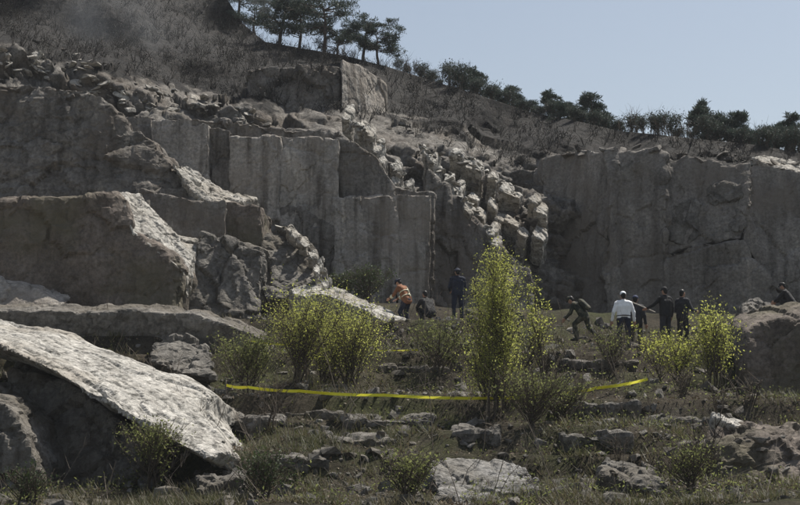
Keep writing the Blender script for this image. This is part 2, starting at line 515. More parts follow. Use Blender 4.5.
# ------------------------------------------------------------------ cliff sheet
RIDGE = [(-400, -330), (-200, -250), (0, -150), (120, -75), (200, -28), (225, -4), (243, 24), (265, 42), (300, 48), (345, 56), (385, 66), (420, 77), (470, 92), (530, 112),
         (575, 121), (620, 131), (680, 137), (720, 141), (760, 145), (800, 153), (900, 168), (1200, 205)]
RX = np.array([r[0] for r in RIDGE], float); RY = np.array([r[1] for r in RIDGE], float)
YC = [  # px, py, Y
    (-400, 340, 47), (-200, 340, 47), (0, 335, 47), (200, 335, 47), (300, 325, 50), (420, 318, 53), (500, 320, 55), (560, 322, 57.5), (620, 322, 58), (700, 322, 57.5), (800, 322, 57), (1000, 325, 57), (1200, 325, 57),
    (-400, 230, 50), (-200, 230, 50), (0, 230, 50), (200, 230, 51.5), (300, 230, 53.5), (430, 230, 55), (520, 230, 56.8), (560, 230, 58), (620, 230, 58.5), (700, 230, 58), (800, 230, 57.5), (1000, 230, 57.5), (1200, 240, 55),
    (-400, 130, 53), (-200, 130, 53), (0, 140, 53), (150, 150, 54), (300, 150, 56), (400, 160, 58), (450, 160, 59.5), (520, 165, 60.5), (590, 172, 58.8), (650, 172, 58.6), (700, 174, 58.4), (760, 178, 58), (800, 182, 58), (1000, 205, 58), (1200, 230, 57),
    (-400, 40, 60), (-200, 50, 59), (0, 58, 58), (90, 75, 58), (150, 100, 58.5), (260, 115, 59), (330, 118, 60), (400, 130, 62), (450, 130, 64), (560, 148, 62), (650, 155, 59), (800, 168, 58),
    (-200, -60, 76), (0, 0, 70), (100, 30, 69), (200, 70, 67), (300, 85, 66), (360, 85, 67), (420, 105, 70), (500, 128, 72), (620, 142, 64), (720, 150, 62), (800, 160, 61),
    (-400, -330, 112), (-200, -250, 104), (0, -150, 95), (120, -70, 92), (200, -26, 89), (240, 22, 84), (300, 48, 76), (345, 56, 74), (420, 77, 76), (530, 112, 74), (620, 131, 68), (720, 141, 66), (800, 153, 65), (1000, 182, 65), (1200, 205, 65)]
YCA = np.array(YC, float)
def cliffY(px, py):
    out = np.empty_like(px)
    for s in range(0, len(px), 20000):
        dx = (px[s:s + 20000, None] - YCA[None, :, 0]) / 1.2; dy = (py[s:s + 20000, None] - YCA[None, :, 1]) * 1.5
        w = 1.0 / (dx * dx + dy * dy + 900.0) ** 2.2
        out[s:s + 20000] = (w * YCA[None, :, 2]).sum(1) / w.sum(1)
    return out
def make_cliff():
    us = np.concatenate([np.linspace(-400, -12, 50)[:-1], np.arange(-12, 812.1, 2.0), np.linspace(812, 1200, 50)[1:]])
    nv = 190
    vs = np.linspace(0, 1, nv)
    U, V = np.meshgrid(us, vs)
    ridge = np.interp(U, RX, RY)
    bot = 352.0
    PY = bot + (ridge - bot) * V
    px, py = U.ravel(), PY.ravel()
    Y = cliffY(px, py)
    p = Parr(px, py, Y)
    # joints and ledges: blocky cells pushed in and out, elongated along the dip of the beds
    hgt = p[:, 2]
    w = p + 0.5 * np.stack([fbm(p * 0.4, 3, 61), fbm(p * 0.4, 3, 62), fbm(p * 0.4, 3, 63)], -1)
    ca, sa = math.cos(R(-33)), math.sin(R(-33))
    qx = w[:, 0] * ca + w[:, 2] * sa; qz = -w[:, 0] * sa + w[:, 2] * ca
    big = worley(np.stack([qx * 0.30, w[:, 1] * 0.14, qz * 0.62], -1), 71)
    mid = worley(np.stack([qx * 0.85, w[:, 1] * 0.4, qz * 1.6], -1), 72)
    sml = worley(np.stack([qx * 2.2, w[:, 1] * 1.0, qz * 3.2], -1), 73)
    # how broken: the centre-right ledges and upper band are broken, the right wall is massive
    def bump_at(cx, cy, sx, sy):
        return np.exp(-(((px - cx) / sx) ** 2 + ((py - cy) / sy) ** 2))
    br = 0.14 + 0.9 * bump_at(480, 190, 75, 55) + 0.8 * bump_at(60, 70, 110, 28) + 0.7 * bump_at(200, 105, 80, 20) + 0.5 * bump_at(560, 235, 50, 40) + 0.35 * bump_at(620, 160, 120, 20)
    up = np.clip((ridge.ravel() + 75 - py) / 60, 0, 1)        # the vegetated slope near the ridge
    left_slope = np.clip((330 - px) / 60, 0, 1) * np.clip((62 + 0.22 * px - py) / 30, 0, 1)
    up = up * np.clip((760 - px) / 150, 0.72, 1)
    veg = np.clip(np.maximum(up, left_slope) * 1.05, 0, 1)
    d = 0.62 * ((big[2] - .5) + big[3] * 1.4) * (0.7 + br * 0.6) + 0.42 * ((mid[2] - .5) + mid[3] * 1.4) * (0.35 + br) \
        + 0.16 * ((sml[2] - .5) + sml[3]) * (0.25 + br) + 0.5 * fbm(p * 0.18, 3, 75) + 0.10 * fbm(p * 2.0, 4, 76) \
        - 0.25 * np.exp(-(big[1] - big[0]) / 0.03) - 0.12 * np.exp(-(mid[1] - mid[0]) / 0.05)
    wall = np.clip((px - 575) / 40, 0, 1) * np.clip((py - 165) / 12, 0, 1)
    d = d * (1 - 0.80 * veg) * (1 - 0.45 * wall) * np.clip((Y - 40) / 12, 0.5, 1.3)
    edge = np.clip((1 - V.ravel()) * 14, 0.15, 1)
    d = d * edge
    p = p + np.stack([0.12 * d, -d, 0.35 * d], -1)
    # behind the ridge the hill top runs back
    nx = len(us)
    top = p.reshape(nv, nx, 3)[-1]
    extra = []
    for k, (dy, dz) in enumerate([(1.5, 0.12), (4, -0.25), (9, -2.0), (20, -6), (60, -16), (220, -34)]):
        e = top.copy(); e[:, 1] += dy; e[:, 0] *= (1 + dy / 90.0); e[:, 2] += dz + 0.25 * fbm(e * 0.5, 2, 80 + k)
        extra.append(e)
    p = np.concatenate([p] + extra)
    vg = np.concatenate([veg] + [np.ones(nx)] * len(extra))
    rows = nv + len(extra)
    i = np.arange(nx * rows).reshape(rows, nx)
    f = np.stack([i[:-1, :-1], i[:-1, 1:], i[1:, 1:], i[1:, :-1]], -1).reshape(-1, 4)
    me = mesh_np('cliff', p, f)
    set_attr(me, 'veg', vg)
    o = link('cliff', me, 'cliff'); o['kind'] = 'structure'
    return o, p, f
cliff, CP, CF = make_cliff()

# ------------------------------------------------------------------ rock masses of the cliff (children of the cliff)
def ragged(pts, jit, seed):
    r = random.Random(seed * 7 + 1)
    out = []
    for i in range(len(pts)):
        a = Vector(pts[i]); b = Vector(pts[(i + 1) % len(pts)])
        out.append(tuple(a))
        L = math.hypot(b.x - a.x, b.y - a.y)
        n = int(L / 9)
        if n < 2 or L > 150: continue
        nrm = Vector((-(b.y - a.y), b.x - a.x, 0)) / L
        o = 0.0
        for k in range(1, n):
            if r.random() < .55: o = r.gauss(0, jit)
            q = a.lerp(b, (k + r.uniform(-.25, .25)) / n) + nrm * o
            out.append((q.x, q.y, q.z))
    return out
def on_wall(pts, proud=0.3):
    px = np.array([p[0] for p in pts], float); py = np.array([p[1] for p in pts], float)
    return [(a, b, float(c) - proud) for a, b, c in zip(px, py, cliffY(px, py))]
def face_block(name, pts, m, depth=4.0, voxel=0.10, slope=0.0, jit=1.1, **kw):
    """pts: (px, py, Y) outline of the front face; runs back into the cliff"""
    fr = [P(*q) for q in ragged(pts, jit, kw.get('seed', 0))]
    bm = poly_prism_bm(fr, Vector((0.0, depth, slope * depth)))
    def fin(me):
        roughen(me, **kw)
        me.polygons.foreach_set('use_smooth', np.full(len(me.polygons), False))
        link(name, me, m, cliff)
    queue_solid(bm, name, voxel * .8, fin)
A = dict(a_big=0.08, a_cell=0.20, a_fine=0.035, crack=0.08)
SM = dict(a_big=0.08, a_cell=0.08, a_fine=0.03, crack=0.04)       # sawn or split quarry faces
# big brown wall on the left and its stepped ledge
face_block('rock_wall', [(-260, 200, 41), (-60, 198, 41.3), (60, 200, 41.8), (88, 198, 42), (110, 190, 42.2), (126, 200, 42.3), (133, 232, 42.2), (160, 250, 42.2), (184, 268, 42.4), (184, 288, 42.3), (178, 318, 42.2), (60, 326, 41.5), (-260, 330, 41)], 'brown', 5, 0.11, jit=2.0, seed=3, cell=0.6, a_big=0.16, a_cell=0.18, a_fine=0.04, crack=0.05)
face_block('rock_ledge', [(118, 192, 43.4), (140, 193, 44.0), (141, 222, 44.2), (178, 236, 44.8), (200, 238, 45), (189, 268, 42.9), (184, 272, 42.25), (160, 253, 42.05), (132, 234, 42.05), (124, 204, 42.15)], 'pale', 1.6, 0.06, slope=-0.9, seed=4, cell=1.6, a_big=0.03, a_cell=0.06, a_fine=0.04, crack=0.04)
face_block('rock_block', [(186, 268, 43.6), (200, 232, 44.3), (232, 238, 44.5), (262, 250, 44.6), (262, 300, 44), (258, 322, 43.5), (174, 322, 43.2), (182, 290, 43.4)], 'grey', 4, 0.09, seed=5, cell=0.8, **A)
face_block('rock_block', [(140, 188, 45.4), (190, 200, 45.5), (226, 198, 45.8), (228, 262, 45.6), (180, 262, 45.2), (141, 236, 45.2)], 'panel_dark', 4, 0.09, seed=6, cell=0.5, **SM)
face_block('rock_block', [(224, 202, 46.5), (262, 206, 46.5), (268, 262, 46.3), (226, 268, 46.4)], 'brown', 4, 0.09, seed=7, cell=0.7, **SM)
# dark wall above it
face_block('rock_wall', [(-260, 95, 47), (-40, 88, 47.4), (0, 84, 47.6), (50, 82, 47.8), (90, 92, 48), (112, 108, 48.2), (140, 132, 48.3), (168, 158, 48.3), (180, 172, 48.2), (196, 202, 47.8), (150, 212, 47.4), (60, 215, 47), (-260, 215, 46.5)], 'cliff', 6, 0.12, jit=2.5, seed=8, cell=0.45, aniso=(0.6, 0.6, 1.3), a_big=0.22, a_cell=0.22, a_fine=0.05, crack=0.08)
face_block('rock_ledge', [(172, 163, 48.2), (186, 166, 49.6), (205, 178, 50), (217, 190, 50.2), (240, 192, 50.2), (258, 199, 50), (236, 202, 48.3), (205, 201, 47.7), (192, 192, 47.7)], 'pale', 1.6, 0.06, slope=-0.9, seed=9, cell=1.6, a_big=0.04, a_cell=0.08, a_fine=0.05, crack=0.05)
# quarried panels: one stepped wall
PN = dict(a_big=0.08, a_cell=0.09, a_fine=0.02, crack=0.06)
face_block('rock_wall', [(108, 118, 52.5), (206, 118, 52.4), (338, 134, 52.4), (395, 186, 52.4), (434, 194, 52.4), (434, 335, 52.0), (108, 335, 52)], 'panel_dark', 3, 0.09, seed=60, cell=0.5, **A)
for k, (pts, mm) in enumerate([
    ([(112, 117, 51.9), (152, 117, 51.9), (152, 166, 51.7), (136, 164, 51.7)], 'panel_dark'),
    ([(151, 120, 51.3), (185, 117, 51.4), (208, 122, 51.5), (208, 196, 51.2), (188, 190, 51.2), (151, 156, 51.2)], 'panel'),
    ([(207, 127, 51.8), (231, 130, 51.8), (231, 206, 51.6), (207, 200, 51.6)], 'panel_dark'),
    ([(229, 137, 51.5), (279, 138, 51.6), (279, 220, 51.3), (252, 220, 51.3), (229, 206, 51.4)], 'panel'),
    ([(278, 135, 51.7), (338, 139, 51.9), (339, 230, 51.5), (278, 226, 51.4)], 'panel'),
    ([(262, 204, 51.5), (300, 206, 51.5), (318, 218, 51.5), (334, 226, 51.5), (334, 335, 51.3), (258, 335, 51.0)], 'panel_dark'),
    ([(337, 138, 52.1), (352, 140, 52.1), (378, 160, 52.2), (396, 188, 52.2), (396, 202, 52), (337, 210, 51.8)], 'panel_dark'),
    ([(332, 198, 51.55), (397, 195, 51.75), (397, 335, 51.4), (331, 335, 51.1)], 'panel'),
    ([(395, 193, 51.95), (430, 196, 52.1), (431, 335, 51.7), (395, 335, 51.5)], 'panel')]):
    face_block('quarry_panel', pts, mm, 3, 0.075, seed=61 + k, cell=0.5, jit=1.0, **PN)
face_block('rock_wall', [(426, 168, 54.6), (448, 186, 54.6), (478, 224, 54.6), (505, 250, 54.6), (530, 268, 54.4), (540, 322, 53.6), (426, 322, 53.2)], 'panel_dark', 3, 0.09, seed=19, cell=0.5, jit=2.0, aniso=(1, 1, 0.6), **A)
face_block('quarry_panel', [(341, 58, 62.6), (362, 64, 64.0), (385, 84, 65.8), (385, 128, 65.2), (364, 130, 63.6), (342, 120, 62.2)], 'panel', 4, 0.10, seed=20, cell=0.35, **SM)
face_block('rock_wall', [(246, 72, 62.6), (300, 66, 62.6), (340, 66, 63.2), (340, 120, 62.6), (290, 118, 62), (246, 112, 62)], 'cliff', 4, 0.12, seed=21, cell=0.6, **A)
# sunny broken ledges in the middle: chains of small tilted steps
LR = random.Random(21)
def ledge_chain(path, width, n, seed, step=1.3):
    seg = [(Vector(path[i]), Vector(path[i + 1])) for i in range(len(path) - 1)]
    tot = sum((b.xy - a.xy).length for a, b in seg)
    for k in range(n):
        d = tot * (k + LR.uniform(.1, .9)) / n
        for a, b in seg:
            L = (b.xy - a.xy).length
            if d <= L: break
            d -= L
        c = a.lerp(b, min(d / L, 1.0))
        t = (b.xy - a.xy).normalized()
        ln = tot / n * LR.uniform(.35, .62); w = width * LR.uniform(.45, 1.1)
        ang = LR.gauss(0, .22); t = Vector((t.x * math.cos(ang) - t.y * math.sin(ang), t.x * math.sin(ang) + t.y * math.cos(ang)))
        u = Vector((t.y, -t.x))
        if u.y > 0: u = -u                     # towards the back: upwards in the picture
        Y = c.z + LR.gauss(0, .25); o = c.xy + Vector((LR.gauss(0, width * .35), LR.gauss(0, width * .3)))
        pts = []
        for (al, ac, dy) in ((-1, -.5, 0), (-.2, -.62, 0), (1, -.4, 0), (1.1, .3, step * .8), (.3, .62, step), (-.9, .45, step * .9)):
            q = o + t * ln * al * LR.uniform(.8, 1.15) + u * w * ac
            pts.append((q.x, q.y, Y + dy))
        face_block('rock_ledge', pts, 'pale', 1.5, 0.07, slope=-0.7, jit=0.6, seed=seed + k, cell=1.4, a_big=0.03, a_cell=0.07, a_fine=0.03, crack=0.04)
ledge_chain([(344, 119, 56.5), (390, 150, 56.5)], 16.5, 6, 500)
ledge_chain([(386, 152, 54.1), (399, 172, 53.2), (410, 198, 52.7)], 13.5, 5, 510, .8)
ledge_chain([(420, 142, 56.7), (434, 166, 55.9), (458, 192, 54.7), (476, 212, 54.2), (503, 242, 53.9)], 13.5, 11, 520)
ledge_chain([(456, 150, 57.9), (478, 166, 57.2), (504, 186, 56.7), (542, 212, 56.1)], 10.5, 8, 540)
ledge_chain([(470, 190, 56.1), (510, 220, 55.5), (545, 243, 55.2)], 9.0, 6, 560)
ledge_chain([(286, 226, 45.9), (304, 240, 45.7), (318, 258, 45.1), (326, 282, 44.4)], 10.5, 7, 580, .6)
# massive right wall: bulges and slabs
BG = dict(a_big=0.10, a_cell=0.15, a_fine=0.018, crack=0.06)
def wallY(px): return 56.4 - (px - 540) * 0.008
for k, (pts, dy, mm) in enumerate([
    ([(540, 160), (560, 154), (606, 150), (612, 200), (608, 328), (534, 328), (552, 250)], 0.25, 'wall'),
    ([(604, 150), (640, 152), (668, 155), (663, 215), (672, 328), (606, 328), (611, 200)], 0.0, 'wall'),
    ([(665, 155), (704, 158), (752, 162), (750, 206), (742, 240), (702, 246), (662, 252), (662, 210)], 0.15, 'wall'),
    ([(662, 250), (704, 243), (744, 239), (772, 285), (802, 328), (668, 328)], -0.15, 'wall'),
    ([(749, 162), (800, 171), (852, 180), (852, 290), (800, 302), (770, 285), (742, 240), (749, 206)], 0.2, 'wall'),
    ([(766, 284), (800, 300), (852, 288), (1000, 232), (1000, 332), (798, 332)], 0.0, 'wall'),
    ([(850, 180), (1000, 212), (1000, 236), (850, 292)], 0.35, 'wall')]):
    face_block('rock_wall', [(a, b, wallY(a) + dy + (2.2 if a < 562 else 0) + (0.9 if b < 200 else 0)) for a, b in pts], mm, 6.0, 0.105, jit=3.0, seed=80 + k, cell=0.45, aniso=(0.9, 0.9, 0.5), **BG)
for k, (pts, m2) in enumerate([
    ([(612, 164), (638, 158), (660, 164), (667, 178), (654, 188), (634, 187), (616, 176)], 'grey'),
    ([(706, 190), (724, 182), (740, 188), (746, 206), (738, 232), (720, 236), (708, 222)], 'grey'),
    ([(670, 206), (690, 196), (700, 204), (700, 236), (686, 246), (670, 240)], 'grey')]):
    face_block('rock_bulge', [(a, b, wallY(a) + (0.70 if b < 200 else 0.42 if b < 226 else 0.15)) for a, b in pts], m2, 2.0, 0.09, jit=1.5, seed=90 + k, cell=0.6, **BG)
face_block('rock_ledge', [(750, 156, 60), (782, 158, 61), (812, 166, 61), (840, 176, 60), (812, 176, 57.6), (776, 168, 57)], 'pale', 1.8, 0.09, slope=-0.7, seed=36, cell=1.0, a_big=0.08, a_cell=0.08, a_fine=0.05, crack=0.05)

# ------------------------------------------------------------------ free-standing boulders and slabs (things)
BOULDERS = []
def boulder(name, label, top, vec, m, voxel=0.07, cat='rock', **kw):
    fr = [P(*q) for q in ragged(top, 1.3, kw.get('seed', 0))]
    bm = poly_prism_bm(fr, Vector(vec))
    def fin(me):
        roughen(me, **kw)
        me.polygons.foreach_set('use_smooth', np.full(len(me.polygons), False))
        o = link(name, me, m); tag(o, label, cat)
        BOULDERS.append(o)
    queue_solid(bm, name, voxel * .8, fin)
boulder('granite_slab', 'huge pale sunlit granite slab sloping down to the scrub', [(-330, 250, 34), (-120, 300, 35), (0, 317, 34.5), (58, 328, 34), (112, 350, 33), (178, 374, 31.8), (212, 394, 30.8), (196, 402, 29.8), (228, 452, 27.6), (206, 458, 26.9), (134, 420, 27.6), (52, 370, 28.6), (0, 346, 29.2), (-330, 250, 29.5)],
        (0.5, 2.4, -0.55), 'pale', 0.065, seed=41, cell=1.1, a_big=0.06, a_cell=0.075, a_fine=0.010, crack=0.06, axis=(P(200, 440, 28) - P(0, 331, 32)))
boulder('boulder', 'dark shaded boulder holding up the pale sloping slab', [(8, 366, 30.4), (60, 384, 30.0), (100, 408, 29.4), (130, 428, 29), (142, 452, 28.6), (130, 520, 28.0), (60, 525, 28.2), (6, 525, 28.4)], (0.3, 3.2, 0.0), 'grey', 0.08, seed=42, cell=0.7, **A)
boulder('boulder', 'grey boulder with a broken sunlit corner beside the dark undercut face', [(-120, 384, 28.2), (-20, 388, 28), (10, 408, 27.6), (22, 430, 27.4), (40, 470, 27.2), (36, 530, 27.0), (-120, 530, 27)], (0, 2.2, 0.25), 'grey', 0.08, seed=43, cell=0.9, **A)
boulder('rock_shelf', 'long flat rock shelf with thin bright edge below the brown wall', [(-200, 300, 41), (-20, 304, 41), (80, 306, 40.6), (140, 305, 40.6), (205, 309, 40.8), (240, 320, 40.6), (268, 334, 40.4), (264, 338, 38.6), (232, 326, 38.2), (196, 314.5, 38.2), (134, 309, 38.3), (70, 311, 38), (-20, 309, 37.8), (-200, 304, 37.5)],
        (0, 0.3, -1.1), 'grey', 0.07, seed=44, cell=0.8, a_big=0.05, a_cell=0.05, a_fine=0.03, crack=0.03)
boulder('rock_slab', 'flat tilted slab leaning at the foot of the brown wall', [(-120, 268, 41.4), (-10, 276, 41.2), (30, 286, 41), (66, 302, 40.6), (60, 314, 40.2), (-120, 316, 40)], (0, 0.9, 0.2), 'panel', 0.07, seed=45, cell=0.6, **SM)
boulder('boulder', 'rounded boulder with orange stain and pale rim left of the rescuers', [(262, 236, 46.6), (280, 226, 47.2), (298, 232, 47.2), (314, 250, 46.8), (326, 278, 46), (322, 290, 45), (296, 300, 44.4), (266, 298, 44.6), (256, 270, 45.4)], (0, 2.6, -0.4), 'grey', 0.08, seed=46, cell=0.9, a_big=0.12, a_cell=0.14, a_fine=0.05, crack=0.07)
boulder('granite_slab', 'tilted pale granite slab below the worker in orange', [(290, 288, 44.6), (312, 285, 45.2), (344, 290, 45.2), (376, 304, 44.4), (412, 322, 43.4), (416, 334, 42.2), (404, 330, 41.8), (366, 310, 42.2), (330, 296, 42.8), (296, 296, 43.2)], (0, 0.4, -1.3), 'pale', 0.06, seed=47, cell=1.3, a_big=0.05, a_cell=0.08, a_fine=0.04, crack=0.05)
boulder('boulder', 'large dark boulder beside the right-hand sapling', [(744, 352, 37.4), (748, 334, 37.6), (764, 323, 37.8), (790, 319, 37.6), (830, 318, 37.4), (890, 340, 37), (900, 425, 36.6), (830, 436, 36.6), (770, 432, 36.8), (746, 408, 37.1)], (0, 2.2, 0.5), 'brown', 0.08, seed=48, cell=0.6, a_big=0.14, a_cell=0.08, a_fine=0.04, crack=0.05)
boulder('boulder', 'broad pale grey boulder half sunk in the low scrub', [(428, 466, 27.00), (446, 458, 27.60), (480, 457, 28.00), (512, 461, 27.80), (536, 472, 27.20), (538, 492, 26.00), (512, 506, 25.20), (466, 506, 25.10), (440, 496, 25.60)], (0, 0.9, -0.9), 'panel_pale', 0.055, seed=49, cell=1.2, a_big=0.07, a_cell=0.08, a_fine=0.045, crack=0.05)
boulder('boulder', 'dark boulder with rubble around it under the thin slab edge', [(724, 448, 28.6), (760, 438, 28.9), (820, 442, 28.9), (880, 460, 28.4), (880, 535, 27.6), (800, 535, 27.4), (745, 530, 27.6), (722, 480, 28.1)], (0, 2.0, 0.35), 'brown', 0.08, seed=50, cell=0.8, a_big=0.16, a_cell=0.2, a_fine=0.05, crack=0.08)
boulder('rock_slab', 'thin sunlit slab edge on the dark bank', [(712, 412, 31.40), (724, 412, 31.80), (742, 420, 31.60), (756, 428, 31.00), (750, 431, 30.40), (730, 424, 30.50), (714, 416, 30.80)], (0, 0.3, -0.3), 'pale', 0.045, seed=51, cell=1.5, a_big=0.03, a_cell=0.05, a_fine=0.03, crack=0.03)
boulder('boulder', 'flat grey boulder behind the dark right-hand boulder', [(742, 304, 45), (758, 300, 45.6), (776, 303, 45.6), (796, 312, 45), (812, 318, 44), (800, 326, 43.2), (748, 326, 43.4)], (0, 1.4, -0.6), 'grey', 0.07, seed=52, cell=0.9, **A)
boulder('boulder', 'mossy block between the shelf and the bushes', [(206, 338, 39.6), (240, 334, 39.8), (262, 342, 39.6), (268, 366, 38.4), (240, 378, 37.6), (206, 372, 37.8)], (0, 1.6, 0), 'grey', 0.07, seed=53, cell=0.9, **A)
boulder('rock_slab', 'low broken slab in the scrub in front of the dark boulder', [(600, 462, 27.30), (640, 466, 27.30), (672, 480, 26.70), (662, 492, 25.50), (628, 484, 25.70), (602, 474, 26.10)], (0, 0.4, -0.5), 'grey', 0.055, seed=54, cell=1.2, a_big=0.06, a_cell=0.09, a_fine=0.04, crack=0.05)
boulder('boulder', 'grey block beside the lower edge of the pale slab', [(150, 344, 37.4), (190, 342, 37.6), (212, 352, 37.2), (214, 378, 35.6), (176, 372, 35.6), (150, 360, 36)], (0, 1.4, -0.2), 'grey', 0.07, seed=55, cell=0.9, **A)
boulder('boulder', 'squat rock in the low greenery by the slab tip', [(196, 474, 26.60), (222, 466, 27.00), (246, 472, 26.80), (256, 490, 25.80), (228, 500, 25.30), (200, 494, 25.60)], (0, 0.8, -0.5), 'grey', 0.055, seed=56, cell=1.1, **A)
def ground_hit(px, py):
    Y = 24.0
    while Y < 44:
        q = P(px, py, Y)
        if q.z < gz(q.x, q.y): break
        Y += .15
    return Y
SR = random.Random(5)
for k, (x0, x1, py) in enumerate([(284, 344, 416), (346, 436, 424), (326, 398, 444), (452, 500, 436), (556, 640, 408), (612, 722, 424), (652, 720, 446), (560, 632, 440), (232, 286, 424), (556, 640, 366), (380, 450, 372), (268, 330, 462)]):
    Yg = ground_hit((x0 + x1) / 2, py) - .25
    n = 5
    near = [(x0 + (x1 - x0) * i / n, py - 5 + SR.uniform(-1.5, 1.5), Yg + SR.uniform(-.12, .12)) for i in range(n + 1)]
    far = [(x0 + (x1 - x0) * (i + SR.uniform(-.2, .2)) / n, py - 9 + SR.uniform(-1.5, 1), Yg + .9 + SR.uniform(-.1, .3)) for i in range(n, -1, -1)]
    fr = [P(*q) for q in near + far]
    bm = poly_prism_bm(fr, Vector((0, .15, -.55)))
    def fin(me, k=k):
        roughen(me, seed=600 + k, cell=1.0, a_big=.05, a_cell=.10, a_fine=.02, crack=.05)
        me.polygons.foreach_set('use_smooth', np.full(len(me.polygons), False))
        o = link('rock_step', me, 'grey'); tag(o, 'flat grey rock step breaking out of the scrubby bank', 'rock', 'flat rock steps in the bank')
    queue_solid(bm, 'rock_step', .06, fin)
flush_queue()

# ray casting on everything solid so far, so loose pieces rest on what is there
def build_bvh():
    vs, fs = [], []
    off = 0
    for o in bpy.data.objects:
        if o.type != 'MESH': continue
        me = o.data
        v = get_co(me)
        vs.extend(map(tuple, v))
        fs.extend([tuple(i + off for i in pl.vertices) for pl in me.polygons])
        off += len(v)
    return BVHTree.FromPolygons(vs, fs)
BVH = build_bvh()
CAMP = Vector((0, 0, CAMZ))
def hit(px, py):
    d = (P(px, py, 50) - CAMP).normalized()
    loc, nor, _, dist = BVH.ray_cast(CAMP, d)
    return loc, nor
def drop(x, y, z0=40.0):
    loc, nor, _, _ = BVH.ray_cast(Vector((x, y, z0)), Vector((0, 0, -1)))
    return loc

# ------------------------------------------------------------------ loose stones
rng = random.Random(7)
def stone_mesh(seed, flat=0.7):
    r = random.Random(seed)
    bm = bmesh.new()
    for _ in range(15):
        v = Vector((r.uniform(-1, 1), r.uniform(-1, 1), r.uniform(-1, 1)))
        k = max(abs(v.x), abs(v.y), abs(v.z))
        v = v / k * r.uniform(0.75, 1.0)
        bm.verts.new((v.x * 0.5, v.y * 0.42, v.z * 0.5 * flat))
    h = bmesh.ops.convex_hull(bm, input=bm.verts)
    bmesh.ops.delete(bm, geom=[g for g in h['geom_interior'] if isinstance(g, bmesh.types.BMVert)], context='VERTS')
    bmesh.ops.dissolve_limit(bm, angle_limit=R(12), verts=bm.verts, edges=bm.edges)
    bmesh.ops.bevel(bm, geom=list(bm.edges), offset=0.03, segments=1, affect='EDGES')
    me = bpy.data.meshes.new('stone'); bm.to_mesh(me); bm.free()
    return me
STONES = {}
for mm in ('pale', 'grey', 'cliff'):
    STONES[mm] = []
    for k in range(7):
        me = stone_mesh(100 + k, rng.uniform(0.5, 0.9)); me.materials.append(M[mm]); STONES[mm].append(me)
def put_stone(name, loc, size, m, parent=None, sink=0.25):
    o = bpy.data.objects.new(name, rng.choice(STONES[m])); COL.objects.link(o)
    o.scale = (size * rng.uniform(0.8, 1.3), size * rng.uniform(0.8, 1.2), size * rng.uniform(0.7, 1.1))
    o.rotation_euler = (rng.uniform(-.5, .5), rng.uniform(-.5, .5), rng.uniform(0, 6.28))
    o.location = loc + Vector((0, 0, size * (0.35 - sink)))
    if parent is not None: o.parent = parent
    return o
def band(path, width, n, s0, s1, m):
    seg = [(Vector(path[i]), Vector(path[i + 1])) for i in range(len(path) - 1)]
    ln = [(b - a).length for a, b in seg]
    for _ in range(n):
        a, b = rng.choices(seg, ln)[0]
        q = a.lerp(b, rng.random()) + Vector((rng.gauss(0, width * .4), rng.gauss(0, width * .5)))
        loc, nor = hit(q.x, q.y)
        if loc is None: continue
        s = (s0 + (s1 - s0) * rng.random() ** 2) * loc.y / F
        o = put_stone('rock_piece', loc, s, m, cliff)
        o.scale.x *= 1.35; o.scale.z *= .6
band([(-10, 58), (40, 62), (90, 78), (128, 100)], 16, 72, 4, 15, 'pale')
band([(20, 30), (60, 50), (110, 80), (170, 105)], 10, 20, 3, 10, 'cliff')
band([(100, 88), (160, 112), (215, 102), (262, 128)], 6, 36, 3, 12, 'pale')
band([(140, 92), (200, 98), (240, 110), (275, 128)], 7, 30, 3, 11, 'pale')
band([(190, 110), (240, 122), (270, 130)], 4, 12, 3, 10, 'grey')
band([(346, 120), (385, 148), (408, 192)], 3.5, 22, 4, 11, 'pale')
band([(395, 120), (430, 150), (450, 180)], 12, 12, 5, 14, 'cliff')
band([(420, 140), (432, 162), (456, 190), (472, 208), (498, 240)], 4, 30, 4, 13, 'pale')
band([(456, 150), (472, 160), (500, 185), (540, 212)], 5, 22, 4, 12, 'pale')
band([(462, 170), (510, 205), (560, 240)], 14, 16, 5, 16, 'cliff')
band([(272, 218), (302, 240), (326, 280)], 4, 14, 4, 11, 'pale')
band([(545, 156), (606, 149), (668, 154), (752, 161), (800, 169)], 4, 34, 4, 14, 'cliff')

def scatter_stones(name, region, n, s0, s1, m, label, group):
    k = 0
    for _ in range(n * 4):
        if k >= n: break
        px = rng.uniform(region[0], region[2]); py = rng.uniform(region[1], region[3])
        loc, nor = hit(px, py)
        if loc is None or nor.z < 0.5: continue
        s = (s0 + (s1 - s0) * rng.random() ** 2.2) * loc.y / F
        o = put_stone(name, loc, s, m, None, 0.3)
        tag(o, label, 'stone', group); k += 1
scatter_stones('loose_stone', (385, 318, 500, 345), 26, 5, 15, 'grey', 'grey rubble stone on the ledge where the rescuers stand', 'rubble around the rescuers on the ledge')
scatter_stones('loose_stone', (280, 412, 560, 460), 46, 4, 14, 'grey', 'small grey stone on the bank below the yellow tape', 'stones on the bank below the tape')
scatter_stones('loose_stone', (290, 450, 440, 504), 22, 4, 14, 'grey', 'grey stone in the dry grass beside the broad sunken boulder', 'stones in the front grass')
scatter_stones('loose_stone', (540, 400, 740, 450), 40, 4, 16, 'grey', 'grey stone on the dark bank under the standing people', 'stones on the dark bank')
scatter_stones('loose_stone', (560, 450, 720, 504), 30, 4, 14, 'grey', 'grey stone among the front scrub near the low broken slab', 'stones by the broken slab')
scatter_stones('loose_stone', (715, 430, 800, 504), 24, 5, 17, 'grey', 'grey rubble stone piled against the dark rubble boulder', 'rubble under the right-hand slab')
scatter_stones('loose_stone', (140, 440, 290, 504), 24, 5, 16, 'grey', 'grey stone lying around the tip of the pale slab', 'stones at the slab tip')
